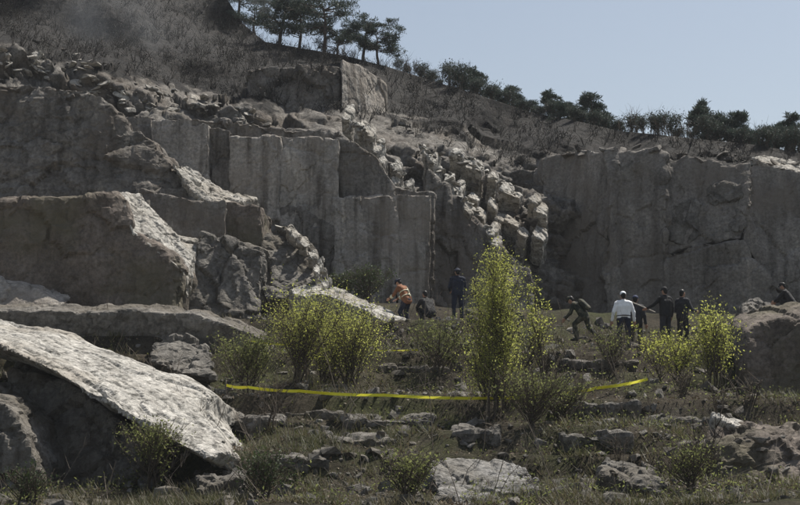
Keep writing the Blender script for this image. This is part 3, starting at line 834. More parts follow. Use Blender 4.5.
scatter_stones('loose_stone', (560, 320, 745, 345), 30, 4, 12, 'grey', 'small grey stone on the terrace around the standing people', 'stones on the terrace')

def rubble_field():
    rs = np.random.RandomState(77)
    base = []
    for k in range(6):
        r = random.Random(900 + k); bm = bmesh.new()
        for _ in range(11):
            v = Vector((r.uniform(-1, 1), r.uniform(-1, 1), r.uniform(-1, 1))); v = v / max(abs(v.x), abs(v.y), abs(v.z))
            bm.verts.new((v.x * .5, v.y * .45, v.z * .32))
        h = bmesh.ops.convex_hull(bm, input=bm.verts)
        bmesh.ops.delete(bm, geom=[g for g in h['geom_interior'] if isinstance(g, bmesh.types.BMVert)], context='VERTS')
        bm.verts.index_update()
        base.append((np.array([v.co[:] for v in bm.verts]), np.array([[v.index for v in f.verts] for f in bm.faces])))
        bm.free()
    n = 3600
    Y = 24.3 + 24 * rs.rand(n) ** 1.1; X = (rs.rand(n) * 900 - 50 - 400) / F * Y
    pn = fbm(np.stack([X, Y, 0 * X], -1) * np.array([.35, .8, 1]), 3, 55)
    k = pn + rs.normal(0, .12, n) > -0.06
    X, Y = X[k], Y[k]; Z = gz_np(X, Y)
    Vv, Ff, off = [], [], 0
    for i in range(len(X)):
        v, f = base[rs.randint(6)]
        a = rs.uniform(0, 6.283); c, sn = math.cos(a), math.sin(a)
        sz = .07 + .36 * rs.rand() ** 3
        q = v * sz * rs.uniform(.7, 1.3, 3)
        tl = rs.normal(0, .3)
        q = np.stack([q[:, 0] * c - q[:, 1] * sn, q[:, 0] * sn + q[:, 1] * c, q[:, 2] + tl * q[:, 0]], -1) + np.array([X[i], Y[i], Z[i] + sz * .08])
        Vv.append(q); Ff.append(f + off); off += len(v)
    me = mesh_np('rubble', np.concatenate(Vv), np.concatenate(Ff), False)
    o = link('rubble', me, 'grey'); tag(o, 'small broken rubble scattered over the bank', 'rubble', kind='stuff')
rubble_field()

# ------------------------------------------------------------------ vegetation helpers
def tube_np(pts, rads, sides=5):
    pts = np.asarray(pts, float); n = len(pts)
    V = []; Fc = []
    for i in range(n):
        d = pts[min(i + 1, n - 1)] - pts[max(i - 1, 0)]
        d = d / (np.linalg.norm(d) + 1e-9)
        a = np.cross(d, (0.3, 0.9, 0.1)); a /= np.linalg.norm(a) + 1e-9
        b = np.cross(d, a)
        for k in range(sides):
            t = 2 * math.pi * k / sides
            V.append(pts[i] + rads[i] * (a * math.cos(t) + b * math.sin(t)))
    for i in range(n - 1):
        for k in range(sides):
            k2 = (k + 1) % sides
            Fc.append((i * sides + k, i * sides + k2, (i + 1) * sides + k2, (i + 1) * sides + k))
    return np.array(V), np.array(Fc)
class Acc:
    def __init__(s): s.v = []; s.f = []; s.n = 0; s.h = []
    def add(s, v, f, hue=None):
        s.v.append(v); s.f.append(np.asarray(f) + s.n); s.n += len(v)
        s.h.append(np.full(len(v), 0.5) if hue is None else hue)
    def mesh(s, name, smooth=True):
        me = mesh_np(name, np.concatenate(s.v), np.concatenate(s.f), smooth)
        set_attr(me, 'hue', np.concatenate(s.h))
        return me
def leaves_np(c, size, rs, droop=0.2, aspect=0.5):
    """folded leaf quads (two triangles hinged as one quad) at centres c"""
    n = len(c)
    d = rs.normal(size=(n, 3)); d[:, 2] -= droop; d /= np.linalg.norm(d, axis=1)[:, None]
    e = rs.normal(size=(n, 3)); e -= d * (d * e).sum(1)[:, None]; e /= np.linalg.norm(e, axis=1)[:, None]
    nn = np.cross(d, e)
    L = size * (0.45 + 1.1 * rs.rand(n) ** 1.6)[:, None]
    v = np.stack([c, c + d * L * .5 + e * L * aspect * .5 + nn * L * .08, c + d * L, c + d * L * .5 - e * L * aspect * .5 + nn * L * .08], 1).reshape(-1, 3)
    f = np.arange(n * 4).reshape(n, 4)
    hue = np.repeat(np.clip(rs.normal(0.5, 0.28, n), 0, 1), 4)
    return v, f, hue
def grow(rs, height, spread, n_main, upright=0.8, base_r=0.03, stems=1, lean_k=1.0):
    """returns branch tubes and points along outer twigs (for leaves)"""
    acc = Acc(); tips = []
    for s in range(stems):
        off = np.array([rs.normal(0, 0.10), rs.normal(0, 0.10), 0]) * (stems > 1)
        lean = np.array([rs.normal(0, .08), rs.normal(0, .08), 0]) * (1 + (stems > 1)) * lean_k
        h = height * rs.uniform(.78, 1.0) if stems > 1 else height
        tz = np.linspace(0, 1, 8)
        wob = np.cumsum(rs.normal(0, .03, (8, 2)), 0) * h * .25
        tr = np.stack([off[0] + lean[0] * tz * h + wob[:, 0], off[1] + lean[1] * tz * h + wob[:, 1], tz * h - 0.12 * (tz == 0)], 1)
        v, f = tube_np(tr, base_r * (1 - .85 * tz)); acc.add(v, f)
        for k in range(n_main):
            t = rs.uniform(.12, .97)
            b0 = np.array([np.interp(t, tz, tr[:, j]) for j in range(3)])
            a = rs.uniform(0, 6.283)
            ln = spread * rs.uniform(.5, 1.1) * (1.15 - .75 * t)
            dirv = np.array([math.cos(a), math.sin(a), upright * rs.uniform(.7, 1.5)]); dirv /= np.linalg.norm(dirv)
            m = 5
            tt = np.linspace(0, 1, m)[:, None]
            br = b0 + dirv * ln * tt + np.array([0, 0, .25 * ln]) * tt ** 2 + rs.normal(0, .03 * ln, (m, 3)) * tt
            v, f = tube_np(br, base_r * .35 * (1.15 - t) * (1 - .8 * tt[:, 0]) + .0025, 4); acc.add(v, f)
            for q in range(7):
                u = rs.uniform(.25, 1.0)
                p0 = np.array([np.interp(u, tt[:, 0], br[:, j]) for j in range(3)])
                d2 = dirv + rs.normal(0, .55, 3); d2 /= np.linalg.norm(d2)
                l2 = ln * rs.uniform(.15, .42)
                p1 = p0 + d2 * l2
                v, f = tube_np([p0, (p0 + p1) / 2 + rs.normal(0, .02, 3), p1], [.004, .003, .0015], 3); acc.add(v, f)
                for z in np.linspace(.1, 1, 6): tips.append(p0 + d2 * l2 * z)
        for z in np.linspace(.6, 1, 12): tips.append(np.array([np.interp(z, tz, tr[:, j]) for j in range(3)]))
    return acc, np.array(tips)
def bush_meshes(seed, height, spread, n_main, leaf, n_leaf, size, upright=0.8, stems=1, base_r=.03, jit=.05, lean_k=1.0):
    rs = np.random.RandomState(seed)
    acc, tips = grow(rs, height, spread, n_main, upright, base_r, stems, lean_k)
    wood = acc.mesh('branches'); wood.materials.append(M['bark'])
    wt = rs.rand(len(tips)) ** 3 + .04
    idx = rs.choice(len(tips), n_leaf, p=wt / wt.sum())      # leaves gather in tufts
    c = tips[idx] + rs.normal(0, jit, (n_leaf, 3))
    v, f, h = leaves_np(c, size, rs)
    a2 = Acc(); a2.add(v, f, h)
    lf = a2.mesh('leaves', False); lf.materials.append(M[leaf])
    return wood, lf
def place_bush(name, label, cat, meshes, x, y, rz=0, sc=1.0, group=None, z=None):
    if z is None:
        z = gz(x, y)
    t = empty(name, (x, y, z), rz); t.scale = (sc, sc, sc)
    tag(t, label, cat, group)
    link_part('branches', meshes[0], t); link_part('leaves', meshes[1], t)
    return t
def link_part(name, me, parent):
    o = bpy.data.objects.new(name, me); COL.objects.link(o); o.parent = parent
    return o
def at(px, Y):
    return (px - 400.0) / F * Y * 1.0, Y
# ---- saplings
def sap(px, Y, label, seed, height, spread, n_main, n_leaf, leaf='leaf', size=.075, upright=1.1, stems=1, name='sapling', cat='sapling', **kw):
    x, y = at(px, Y)
    ms = bush_meshes(seed, height, spread, n_main, leaf, n_leaf, size, upright, stems, **kw)
    return place_bush(name, label, cat, ms, x, y, rz=0)
sap(493, 33, 'tall dense yellow-green sapling in front of the dark quarry wall', 201, 4.1, .85, 64, 19000, upright=1.6, stems=6, size=.045, lean_k=.4, jit=.15)
sap(546, 34.5, 'thin sparse yellow-green sapling close to the tall dense one', 202, 2.7, .75, 16, 1000, lean_k=.4, upright=1.3, stems=2, size=.065)
sap(300, 34.5, 'wide yellow-green bush under the tilted pale granite slab', 203, 1.75, 1.5, 18, 6500, upright=1.3, stems=8, size=.045, jit=.24, lean_k=1.8)
sap(352, 35.2, 'spreading green bush right of the wide yellow-green one', 204, 1.6, 1.4, 18, 5200, 'leaf', upright=1.2, stems=8, size=.045, jit=.24, lean_k=1.8)
sap(248, 34.6, 'thin olive bush beside the end of the flat rock shelf', 205, 1.3, 1.2, 26, 3500, 'leaf2', upright=.9, stems=3, size=.065)
sap(326, 36.2, 'hazy yellow-green bush filling the gap below the tilted slab', 219, 1.9, 1.3, 16, 4500, upright=1.3, stems=7, size=.045, jit=.24, lean_k=1.8)
sap(714, 36, 'loose yellow-green sapling with upright shoots beside the large dark boulder', 206, 1.8, 1.0, 22, 3000, jit=.2, lean_k=1.2, upright=1.9, stems=6, size=.065)
sap(672, 36, 'low ochre-green bush in front of the two dark-clad people', 207, 1.3, 1.3, 28, 2600, upright=.8, stems=3, size=.06, name='bush', cat='bush')
sap(528, 31, 'sprawling yellow-green bush at the foot of the tall sapling', 208, 1.0, 1.3, 32, 2300, 'leaf2', upright=.7, stems=4, size=.06, name='bush', cat='bush')
sap(560, 32, 'loose green bush below the right end of the yellow tape', 209, .8, 1.1, 28, 1500, 'leaf2', upright=.7, stems=4, size=.06, name='bush', cat='bush')
sap(440, 37, 'faint low green bush left of the tall sapling', 210, 1.2, 1.3, 24, 2600, 'leaf2', upright=.7, stems=3, size=.06, name='bush', cat='bush')
sap(612, 37.4, 'thin scrub bush hiding the legs of the man in white', 211, 1.0, 1.0, 18, 900, 'leaf2', upright=.9, stems=4, size=.06, name='bush', cat='bush')
sap(160, 27.2, 'dark green bush under the tip of the pale slab', 212, 1.15, 1.0, 22, 2000, 'leaf2', upright=.8, stems=4, size=.06, name='bush', cat='bush')
sap(262, 25.8, 'leafy green bush in front of the squat rock', 213, .75, .8, 20, 1500, 'leaf3', upright=.7, stems=4, size=.06, name='bush', cat='bush')
sap(412, 25.6, 'small green bush left of the broad sunken boulder', 214, .8, .8, 20, 1400, 'leaf2', upright=.7, stems=4, size=.06, name='bush', cat='bush')
sap(690, 26.2, 'green weeds bush in front of the rubble boulder', 215, .75, .8, 20, 1200, 'leaf2', upright=.7, stems=4, size=.055, name='bush', cat='bush')
sap(36, 25.0, 'small dark bush between the two grey left-hand boulders', 216, .6, .6, 16, 900, 'leaf3', upright=.7, stems=4, size=.055, name='bush', cat='bush')
sap(366, 47.5, 'dark evergreen bush at the foot of the pale quarry panels', 217, 1.3, 1.1, 24, 2200, 'leaf3', upright=.6, stems=4, size=.075, name='bush', cat='bush')
sap(338, 47.6, 'smaller dark bush between rounded boulder and quarry panels', 218, .9, .9, 20, 1300, 'leaf3', upright=.6, stems=4, size=.075, name='bush', cat='bush')

# ---- grass, twigs and leaf litter: nobody could count them
def grass_field():
    rs = np.random.RandomState(5)
    n = 5200
    Y = 24.2 + 20 * rs.rand(n) ** 1.25
    X = (rs.rand(n) * 900 - 50 - 400) / F * Y
    pn = fbm(np.stack([X, Y, 0 * X], -1) * 0.5, 3, 44)
    keep = pn > 0.0
    X, Y, pn = X[keep], Y[keep], pn[keep]
    Z = gz_np(X, Y)
    acc = Acc()
    V = []; H = []
    nb = 13
    for k in range(nb):
        m = len(X)
        a = rs.uniform(0, 6.283, m); tilt = np.abs(rs.normal(.55, .3, m)); h = rs.uniform(.14, .42, m)
        bx = X + rs.normal(0, .09, m); by = Y + rs.normal(0, .09, m)
        d = np.stack([np.cos(a) * np.sin(tilt), np.sin(a) * np.sin(tilt), np.cos(tilt)], -1)
        s = np.stack([-np.sin(a), np.cos(a), 0 * a], -1)
        b = np.stack([bx, by, Z - .03], -1)
        w = rs.uniform(.006, .014, m)[:, None]
        bend = np.stack([np.cos(a), np.sin(a), -0.5 + 0 * a], -1) * (h * .25)[:, None]
        v = np.stack([b - s * w, b + s * w, b + d * h[:, None] + bend + s * w * .15, b + d * h[:, None] + bend - s * w * .15], 1)
        V.append(v.reshape(-1, 3))
        H.append(np.repeat(np.clip(.45 + pn * .9 + rs.normal(0, .3, m), 0, 1), 4))
    v = np.concatenate(V)
    me = mesh_np('grass', v, np.arange(len(v)).reshape(-1, 4), False)
    set_attr(me, 'hue', np.concatenate(H))
    o = link('grass', me, 'grass'); tag(o, 'dry and green grass tufts covering the bank', 'grass', kind='stuff')
    # dead twigs and stalks
    acc = Acc()
    n = 600
    Y = 24.5 + 19 * rs.rand(n); X = (rs.rand(n) * 860 - 30 - 400) / F * Y; Z = gz_np(X, Y)
    for i in range(n):
        L = rs.uniform(.3, 1.3) * (1.0 if rs.rand() < .75 else 1.5)
        if rs.rand() < .45: d = np.array([rs.normal(0, 1), rs.normal(0, .5), rs.uniform(.0, .25)])
        else: d = np.array([rs.normal(0, .45), rs.normal(0, .45), 1.0])
        d = d / np.linalg.norm(d) * L
        p0 = np.array([X[i], Y[i], Z[i] - .03])
        v, f = tube_np([p0, p0 + d * .5 + rs.normal(0, .05, 3), p0 + d], [.011, .008, .003], 3); acc.add(v, f)
        for _ in range(3):
            t = rs.uniform(.4, .9); q = p0 + d * t; e = d * .4 + rs.normal(0, .18 * L, 3)
            v, f = tube_np([q, q + e * .6], [.006, .002], 3); acc.add(v, f)
    me = acc.mesh('dead_twigs'); o = link('dead_twigs', me, 'twig'); tag(o, 'dead grey-brown twigs and stalks on the bank', 'twigs', kind='stuff')
    # leaf litter and chips
    n = 26000
    Y = 24.2 + 22 * rs.rand(n) ** 1.2; X = (rs.rand(n) * 900 - 50 - 400) / F * Y; Z = gz_np(X, Y) + .025
    v, f, h = leaves_np(np.stack([X, Y, Z], -1), .07, rs, 0, .6)
    a2 = Acc(); a2.add(v, f, h)
    o = link('leaf_litter', a2.mesh('leaf_litter', False), 'litter'); tag(o, 'dry brown leaf litter on the bank', 'litter', kind='stuff')
    # low green ground cover
    n = 30000
    Y = 24.2 + 17 * rs.rand(n) ** 1.2; X = (rs.rand(n) * 900 - 50 - 400) / F * Y
    pn = fbm(np.stack([X, Y, 0 * X], -1) * 0.55, 3, 48)
    k = pn > -.04
    X, Y = X[k], Y[k]; Z = gz_np(X, Y) + .02 + .30 * rs.rand(len(X)) ** 2
    v, f, h = leaves_np(np.stack([X, Y, Z], -1), .07, rs, 0, .4)
    a2 = Acc(); a2.add(v, f, h)
    o = link('ground_cover', a2.mesh('ground_cover', False), 'leaf2'); tag(o, 'low green weeds covering patches of the bank', 'ground cover', kind='stuff')
grass_field()

# ---- ridge pines
def pine_meshes(seed, h, crown_w, flat=True):
    rs = np.random.RandomState(seed)
    acc = Acc()
    tz = np.linspace(0, 1, 7)
    wob = np.cumsum(rs.normal(0, .035 * h, (7, 2)), 0) * tz[:, None]
    tr = np.stack([wob[:, 0], wob[:, 1], tz * h * .93 - .35 * (tz == 0)], 1)
    v, f = tube_np(tr, .055 * h ** .6 * (1 - .75 * tz) + .01, 6); acc.add(v, f)
    C = []
    nb = 20
    for k in range(nb):
        t = rs.uniform(.42 if flat else .15, 1.0)
        b0 = np.array([np.interp(t, tz, tr[:, j]) for j in range(3)])
        a = rs.uniform(0, 6.283)
        ln = crown_w * .5 * rs.uniform(.35, 1.0) * (1.0 if flat else 1.25 - t)
        tip = b0 + np.array([math.cos(a) * ln, math.sin(a) * ln, rs.uniform(.02, .16) * h])
        mid = (b0 + tip) / 2 + rs.normal(0, .04 * h, 3)
        v, f = tube_np([b0, mid, tip], [.02 * h ** .6, .013 * h ** .6, .005], 4); acc.add(v, f)
        for q in range(rs.randint(2, 4)):
            cpt = b0 + (tip - b0) * rs.uniform(.5, 1.05) + rs.normal(0, .05 * h, 3)
            r = crown_w * rs.uniform(.06, .14)
            m = 120
            g = rs.normal(size=(m, 3)); g /= np.linalg.norm(g, axis=1)[:, None]
            g *= (rs.rand(m) ** .45)[:, None] * r
            g[:, 2] *= .42
            C.append(cpt + g)
    C = np.concatenate(C)
    v, f, hh = leaves_np(C, .17, rs, -.5, .22)
    a2 = Acc(); a2.add(v, f, hh)
    w = acc.mesh('trunk'); w.materials.append(M['pine_bark'])
    lf = a2.mesh('crown', False); lf.materials.append(M['needle'])
    return w, lf
PINES = [pine_meshes(300 + k, hh, ww, fl) for k, (hh, ww, fl) in enumerate([(2.9, 4.2, True), (2.7, 3.2, True), (2.4, 3.8, True), (1.9, 2.3, False), (1.5, 2.6, False), (2.1, 2.0, False)])]
def cliff_top(px, back):
    """point on the hill top 'back' metres behind the ridge line above picture column px"""
    py = float(np.interp(px, RX, RY)); 
    y0 = float(cliffY(np.array([float(px)]), np.array([py]))[0])
    Y = y0 + back
    x = (px - 400) / F * Y
    loc = drop(x, Y, 120.0)
    return loc
def pine(px, back, k, sc, label, group=None):
    loc = cliff_top(px, back)
    if loc is None: return
    sc *= 1.08 * rng.uniform(.8, 1.15)
    t = empty('pine_tree', loc, rng.uniform(0, 6.28)); t.scale = (sc, sc, sc)
    tag(t, label, 'pine', group)
    link_part('trunk', PINES[k][0], t); link_part('crown', PINES[k][1], t)
for a in [(214, 1.2, 0, .9, 'dark pine up where the hillside leaves the smoke'),
          (234, 1.0, 1, .8, 'dark pine between the smoke column and the steep hillside'),
          (250, 1.0, 2, .9, 'flat-crowned dark pine at the upper end of the pine row'),
          (276, 1.5, 1, 1.0, 'pine beside the smoke column on the hill top'),
          (296, 2.5, 0, 1.0, 'broad dark pine in the middle of the hill-top row'),
          (322, 1.0, 0, .95, 'umbrella-shaped pine just above the upper quarry panel'),
          (336, 2.2, 1, .85, 'narrow pine tucked behind the umbrella-shaped one'),
          (362, .8, 1, .85, 'slim pine left of the last umbrella pine above open sky'),
          (378, .8, 2, .95, 'last umbrella pine of the row standing against open sky')]:
    pine(*a)
small = [(433, .5, 4, .55), (462, .4, 3, .75), (478, .6, 5, .8), (500, .4, 4, .9), (516, .8, 3, .9), (531, .5, 4, .75), (556, .6, 5, .85), (572, .5, 4, .85), (596, .4, 3, .95), (610, .7, 4, .8),
         (712, .4, 5, .95), (726, .6, 4, .95), (742, .4, 3, .85), (756, .7, 4, .6), (778, .5, 4, .8), (793, .4, 5, 1.05), (806, .6, 4, 1.0)]
for a in small[:10]:
    pine(a[0], a[1] + 2.0, *a[2:], 'small dark pine on the descending ridge before the bare shrubs', 'small pines on the descending ridge')
for a in small[10:]:
    pine(a[0], a[1] + 2.0, *a[2:], 'small dark pine on the low ridge beyond the bare shrubs', 'small pines on the low ridge')
RB = [bush_meshes(500 + k, .8 + .25 * k, .9, 16, 'needle', 1500, .10, upright=.7, stems=4, jit=.12) for k in range(3)]
for k in range(34):
    px = 398 + 410 * (k + rng.uniform(-.4, .4)) / 33
    loc = cliff_top(px, rng.uniform(.1, 1.6))
    s_ = rng.uniform(.45, 1.0)
    place_bush('ridge_bush', 'low dark evergreen scrub bush along the ridge line', 'bush', rng.choice(RB), loc.x, loc.y, rng.uniform(0, 6), s_, 'dark scrub along the ridge', loc.z)
# bare shrubs on the ridge
def bare_meshes(seed, h):
    rs = np.random.RandomState(seed)
    acc = Acc()
    for s in range(5):
        a = rs.uniform(0, 6.28); d = np.array([math.cos(a) * .28, math.sin(a) * .28, 1.0]) * h * rs.uniform(.6, 1)
        p0 = np.array([rs.normal(0, .06), rs.normal(0, .06), -.15])
        pm = p0 + d * .5 + rs.normal(0, .05, 3)
        v, f = tube_np([p0, pm, p0 + d], [.022, .015, .006], 4); acc.add(v, f)
        for _ in range(12):
            t = rs.uniform(.3, 1.); q = p0 + d * t; e = d * .25 + rs.normal(0, .16 * h, 3)
            v, f = tube_np([q, q + e * .5 + rs.normal(0, .03, 3), q + e], [.009, .007, .003], 3); acc.add(v, f)
    me = acc.mesh('bare_shrub'); me.materials.append(M['bark']); return me
BARE = [bare_meshes(400 + k, 1.1 + .2 * k) for k in range(4)]
for px in [404, 414, 424, 444, 626, 634, 642, 650, 657, 664, 671, 680, 690, 700, 340, 350, 768]:
    loc = cliff_top(px + rng.uniform(-3, 3), rng.uniform(.2, .8))
    o = bpy.data.objects.new('bare_shrub', rng.choice(BARE)); COL.objects.link(o)
    s = rng.uniform(.6, .95); o.location = loc; o.rotation_euler = (0, 0, rng.uniform(0, 6)); o.scale = (s, s, s)
    tag(o, 'leafless twiggy shrub on the ridge line against the sky', 'shrub', 'bare shrubs on the ridge')
for k in range(20):
    px = rng.uniform(210, 790); py = rng.uniform(350, 500)
    loc, nor = hit(px, py)
    if loc is None or nor.z < .6 or loc.y > 42: continue
    o = bpy.data.objects.new('bare_brush', rng.choice(BARE)); COL.objects.link(o)
    s = rng.uniform(.45, .9); o.location = loc; o.rotation_euler = (0, 0, rng.uniform(0, 6)); o.scale = (s * 1.3, s * 1.3, s)
    tag(o, 'leafless brush clump growing on the rubbly bank', 'brush', 'bare brush clumps on the bank')
# burnt brush on the upper slopes
def slope_brush():
    rs = np.random.RandomState(9)
    acc = Acc(); n = 0
    ly = Acc()
    while n < 1200:
        px = rs.uniform(-20, 820); rdg = float(np.interp(px, RX, RY)); py = rdg + rs.rand() ** 1.4 * 60 + 2
        if py < -20 or rs.rand() < .3:
            px = rs.uniform(-10, 340); py = rs.uniform(-12, 50 + .2 * px)
        loc, nor = hit(px, py)
        if loc is None or loc.y < 58 or nor.z < .35: continue
        n += 1
        if px > 560 and rs.rand() < .6: continue
        p0 = np.array(loc) - np.array([0, 0, .08])
        for _ in range(4):
            d = np.array([rs.normal(0, .35), rs.normal(0, .35), 1.0]) * rs.uniform(.25, .8)
            v, f = tube_np([p0, p0 + d * .6 + rs.normal(0, .05, 3), p0 + d + rs.normal(0, .08, 3)], [.016, .012, .004], 3); acc.add(v, f)
        if rs.rand() < .4:
            c = p0 + rs.normal(0, .20, (130, 3)) * np.array([1.3, 1, .8]) + np.array([0, 0, .25])
            v, f, h = leaves_np(c, .06, rs); ly.add(v, f, h)
    o = link('dry_brush', acc.mesh('dry_brush'), 'char'); tag(o, 'dry burnt brush stalks over the upper hillside', 'brush', kind='stuff')
    o = link('scrub_foliage', ly.mesh('scrub_foliage', False), 'scrub'); tag(o, 'brown dry scrub leaves over the upper hillside', 'scrub', kind='stuff')
slope_brush()

# ------------------------------------------------------------------ people
def cap_bm(bm, a, b, ra, rb, fl=1.0, seg=10):
    """closed tapered capsule a->b, flattened by fl along local y"""
    a, b = Vector(a), Vector(b)
    d = b - a; L = d.length
    q = d.to_track_quat('Z', 'Y') if L > 1e-6 else Vector((0, 0, 1)).to_track_quat('Z', 'Y')
    rings = []
    for k in range(4): 
        t = math.pi / 2 * (k / 4.0)
        rings.append((-ra * math.cos(t), ra * math.sin(t)))
    rings.append((0, ra)); rings.append((L, rb))
    for k in range(1, 5):
        t = math.pi / 2 * (k / 4.0)
        rings.append((L + rb * math.sin(t), rb * math.cos(t)))
    prev = None; first = None
    for z, r in rings:
        if r < 1e-4:
            ring = [bm.verts.new(a + q @ Vector((0, 0, z)))]
        else:
            ring = [bm.verts.new(a + q @ Vector((r * math.cos(2 * math.pi * i / seg), r * fl * math.sin(2 * math.pi * i / seg), z))) for i in range(seg)]
        if prev is not None:
            if len(prev) == 1:
                for i in range(seg): bm.faces.new((prev[0], ring[(i + 1) % seg], ring[i]))
            elif len(ring) == 1:
                for i in range(seg): bm.faces.new((prev[i], prev[(i + 1) % seg], ring[0]))
            else:
                for i in range(seg): bm.faces.new((prev[i], prev[(i + 1) % seg], ring[(i + 1) % seg], ring[i]))
        prev = ring
def ell_bm(bm, c, r, seg=12):
    m = Matrix.Translation(c) @ Matrix.Diagonal((r[0], r[1], r[2], 1))
    bmesh.ops.create_uvsphere(bm, u_segments=seg, v_segments=8, radius=1.0, matrix=m)

def person(label, px, Y, rz, pose, top, bottom, hat=None, extras=(), H=1.74, z=None, gloves=False):
    """pose: joints in metres for a 1.75 m body facing +y, x to its right; feet at z 0"""
    x, y = at(px, Y)
    zz = gz(x, y) if z is None else z
    root = empty('person', (x, y, zz - .02), rz)
    s = H / 1.75; root.scale = (s, s, s)
    tag(root, label, 'person')
    J = {k: Vector(v) for k, v in pose.items()}
    pel, chest, neck, head = J['pelvis'], J['chest'], J['neck'], J['head']
    side = (J['sh_r'] - J['sh_l']).normalized()
    up = (head - neck).normalized()
    fwd = up.cross(side).normalized(); fwd = J.get('look', fwd).normalized() if 'look' in J else fwd
    PART = {}
    # ---- body, one surface
    bm = bmesh.new()
    def torso(bm, g):
        for k in range(-2, 3):
            o = side * (k * .048)
            cap_bm(bm, pel + o, chest + o * 1.15, .088 + g, .098 + g)
        cap_bm(bm, J['sh_l'] * .9 + J['sh_r'] * .1, J['sh_r'] * .9 + J['sh_l'] * .1, .072 + g, .072 + g)
        cap_bm(bm, chest, neck, .10 + g, .06 + g)
    torso(bm, 0)
    cap_bm(bm, neck - up * .03, neck + up * .09, .058, .052)
    ell_bm(bm, head, (.076, .092, .115))
    ell_bm(bm, head - up * .05 + fwd * .02, (.060, .070, .065))
    cap_bm(bm, head + fwd * .085 + up * .015, head + fwd * .102 - up * .022, .010, .015)
    cap_bm(bm, head + fwd * .078 - up * .055 - side * .02, head + fwd * .078 - up * .055 + side * .02, .012, .012)
    for sg in (-1, 1):
        cap_bm(bm, head + side * sg * .076 + up * .02, head + side * sg * .078 - up * .025, .016, .012)
    for sd in ('l', 'r'):
        sh, el, wr = J['sh_' + sd], J['el_' + sd], J['wr_' + sd]
        cap_bm(bm, sh, el, .052, .041); cap_bm(bm, el, wr, .040, .028)
        hp, kn, an = J['hip_' + sd], J['kn_' + sd], J['an_' + sd]
        cap_bm(bm, hp, kn, .085, .058); cap_bm(bm, kn, an, .056, .038)
        toe = J['toe_' + sd]
        cap_bm(bm, an + Vector((0, 0, -.02)), toe, .045, .036)
        hd = (wr - el).normalized()
        sv = hd.cross(fwd); sv = sv.normalized() if sv.length > .1 else side
        palm = wr + hd * .085
        for k in (-1, 0, 1): cap_bm(bm, wr + sv * k * .012, palm + sv * k * .024, .018, .016)
        for k, ln in ((-1.5, .055), (-.5, .07), (.5, .075), (1.5, .066)):
            b0 = palm + sv * k * .021; b1 = b0 + hd * ln * .55 + fwd * .008; b2 = b1 + hd * ln * .4 + fwd * .024
            cap_bm(bm, b0, b1, .010, .0095, seg=6); cap_bm(bm, b1, b2, .0095, .008, seg=6)
        b0 = wr + hd * .03 + sv * .03; b1 = b0 + sv * .028 + hd * .03 + fwd * .012; b2 = b1 + hd * .03 + fwd * .012
        cap_bm(bm, b0, b1, .012, .011, seg=6); cap_bm(bm, b1, b2, .011, .009, seg=6)
    queue_solid(bm, 'body', .0125, lambda me: PART.__setitem__('body', link('body', me, 'skin', root)), 2)
    # ---- jacket or shirt
    bm = bmesh.new(); torso(bm, .018)
    if top[1] == 'jacket':
        for k in range(-2, 3): cap_bm(bm, pel + side * k * .052 - Vector((0, 0, .06)), chest + side * k * .05, .112, .112)
    for sd in ('l', 'r'):
        sh, el, wr = J['sh_' + sd], J['el_' + sd], J['wr_' + sd]
        cap_bm(bm, sh, el, .072, .058); cap_bm(bm, el, el.lerp(wr, .93), .056, .046)
    nm = 'shirt' if top[1] == 'shirt' else 'jacket'
    def cloth_fin(nm, mt):
        def fin(me):
            p = get_co(me); n = get_no(me)
            p += n * (0.012 * fbm(p * 9, 3, 5) + .008 * fbm(p * 22, 2, 6))[:, None]
            me.vertices.foreach_set('co', p.astype(np.float32).ravel()); me.update()
            PART[nm] = link(nm, me, mt, root)
        return fin
    queue_solid(bm, nm, .016, cloth_fin(nm, top[0]), 3)
    # ---- trousers
    bm = bmesh.new()
    for k in range(-2, 3): cap_bm(bm, pel + side * k * .04 + Vector((0, 0, -.02)), pel.lerp(chest, .22) + side * k * .048, .11, .102)
    for sd in ('l', 'r'):
        hp, kn, an = J['hip_' + sd], J['kn_' + sd], J['an_' + sd]
        cap_bm(bm, hp, kn, .105, .076); cap_bm(bm, kn, kn.lerp(an, .92), .075, .066)
    queue_solid(bm, 'trousers', .016, cloth_fin('trousers', bottom), 3)
    for sd in ('l', 'r'):
        bm = bmesh.new(); an, toe = J['an_' + sd], J['toe_' + sd]
        cap_bm(bm, an + Vector((0, 0, .03)), an + Vector((0, 0, -.03)), .056, .054)
        cap_bm(bm, an + Vector((0, 0, -.03)), toe, .055, .046)
        queue_solid(bm, 'boot', .016, lambda me: link('boot', me, 'boot', root), 2)
    # ---- hair, hat, eyes
    bm = bmesh.new()
    ell_bm(bm, head + up * .025 - fwd * .018, (.083, .094, .106))
    ell_bm(bm, head - fwd * .045 - up * .035, (.066, .055, .07))
    queue_solid(bm, 'hair', .014, lambda me: link('hair', me, 'hair', root), 2)
    if hat:
        bm = bmesh.new()
        ell_bm(bm, head + up * .06, (.094, .108, .085))
        cap_bm(bm, head + up * .055 + fwd * .07 - side * .045, head + up * .055 + fwd * .07 + side * .045, .022, .022)
        cap_bm(bm, head + up * .048 + fwd * .13 - side * .035, head + up * .048 + fwd * .13 + side * .035, .016, .016)
        if hat[1] == 'helmet':
            for k in range(12):
                a0, a1 = 2 * math.pi * k / 12, 2 * math.pi * (k + 1) / 12
                cap_bm(bm, head + up * .045 + fwd * .12 * math.cos(a0) + side * .108 * math.sin(a0), head + up * .045 + fwd * .12 * math.cos(a1) + side * .108 * math.sin(a1), .018, .018, seg=6)
        hn = hat[1]
        queue_solid(bm, hn, .014, lambda me: link(hn, me, hat[0], root), 1)
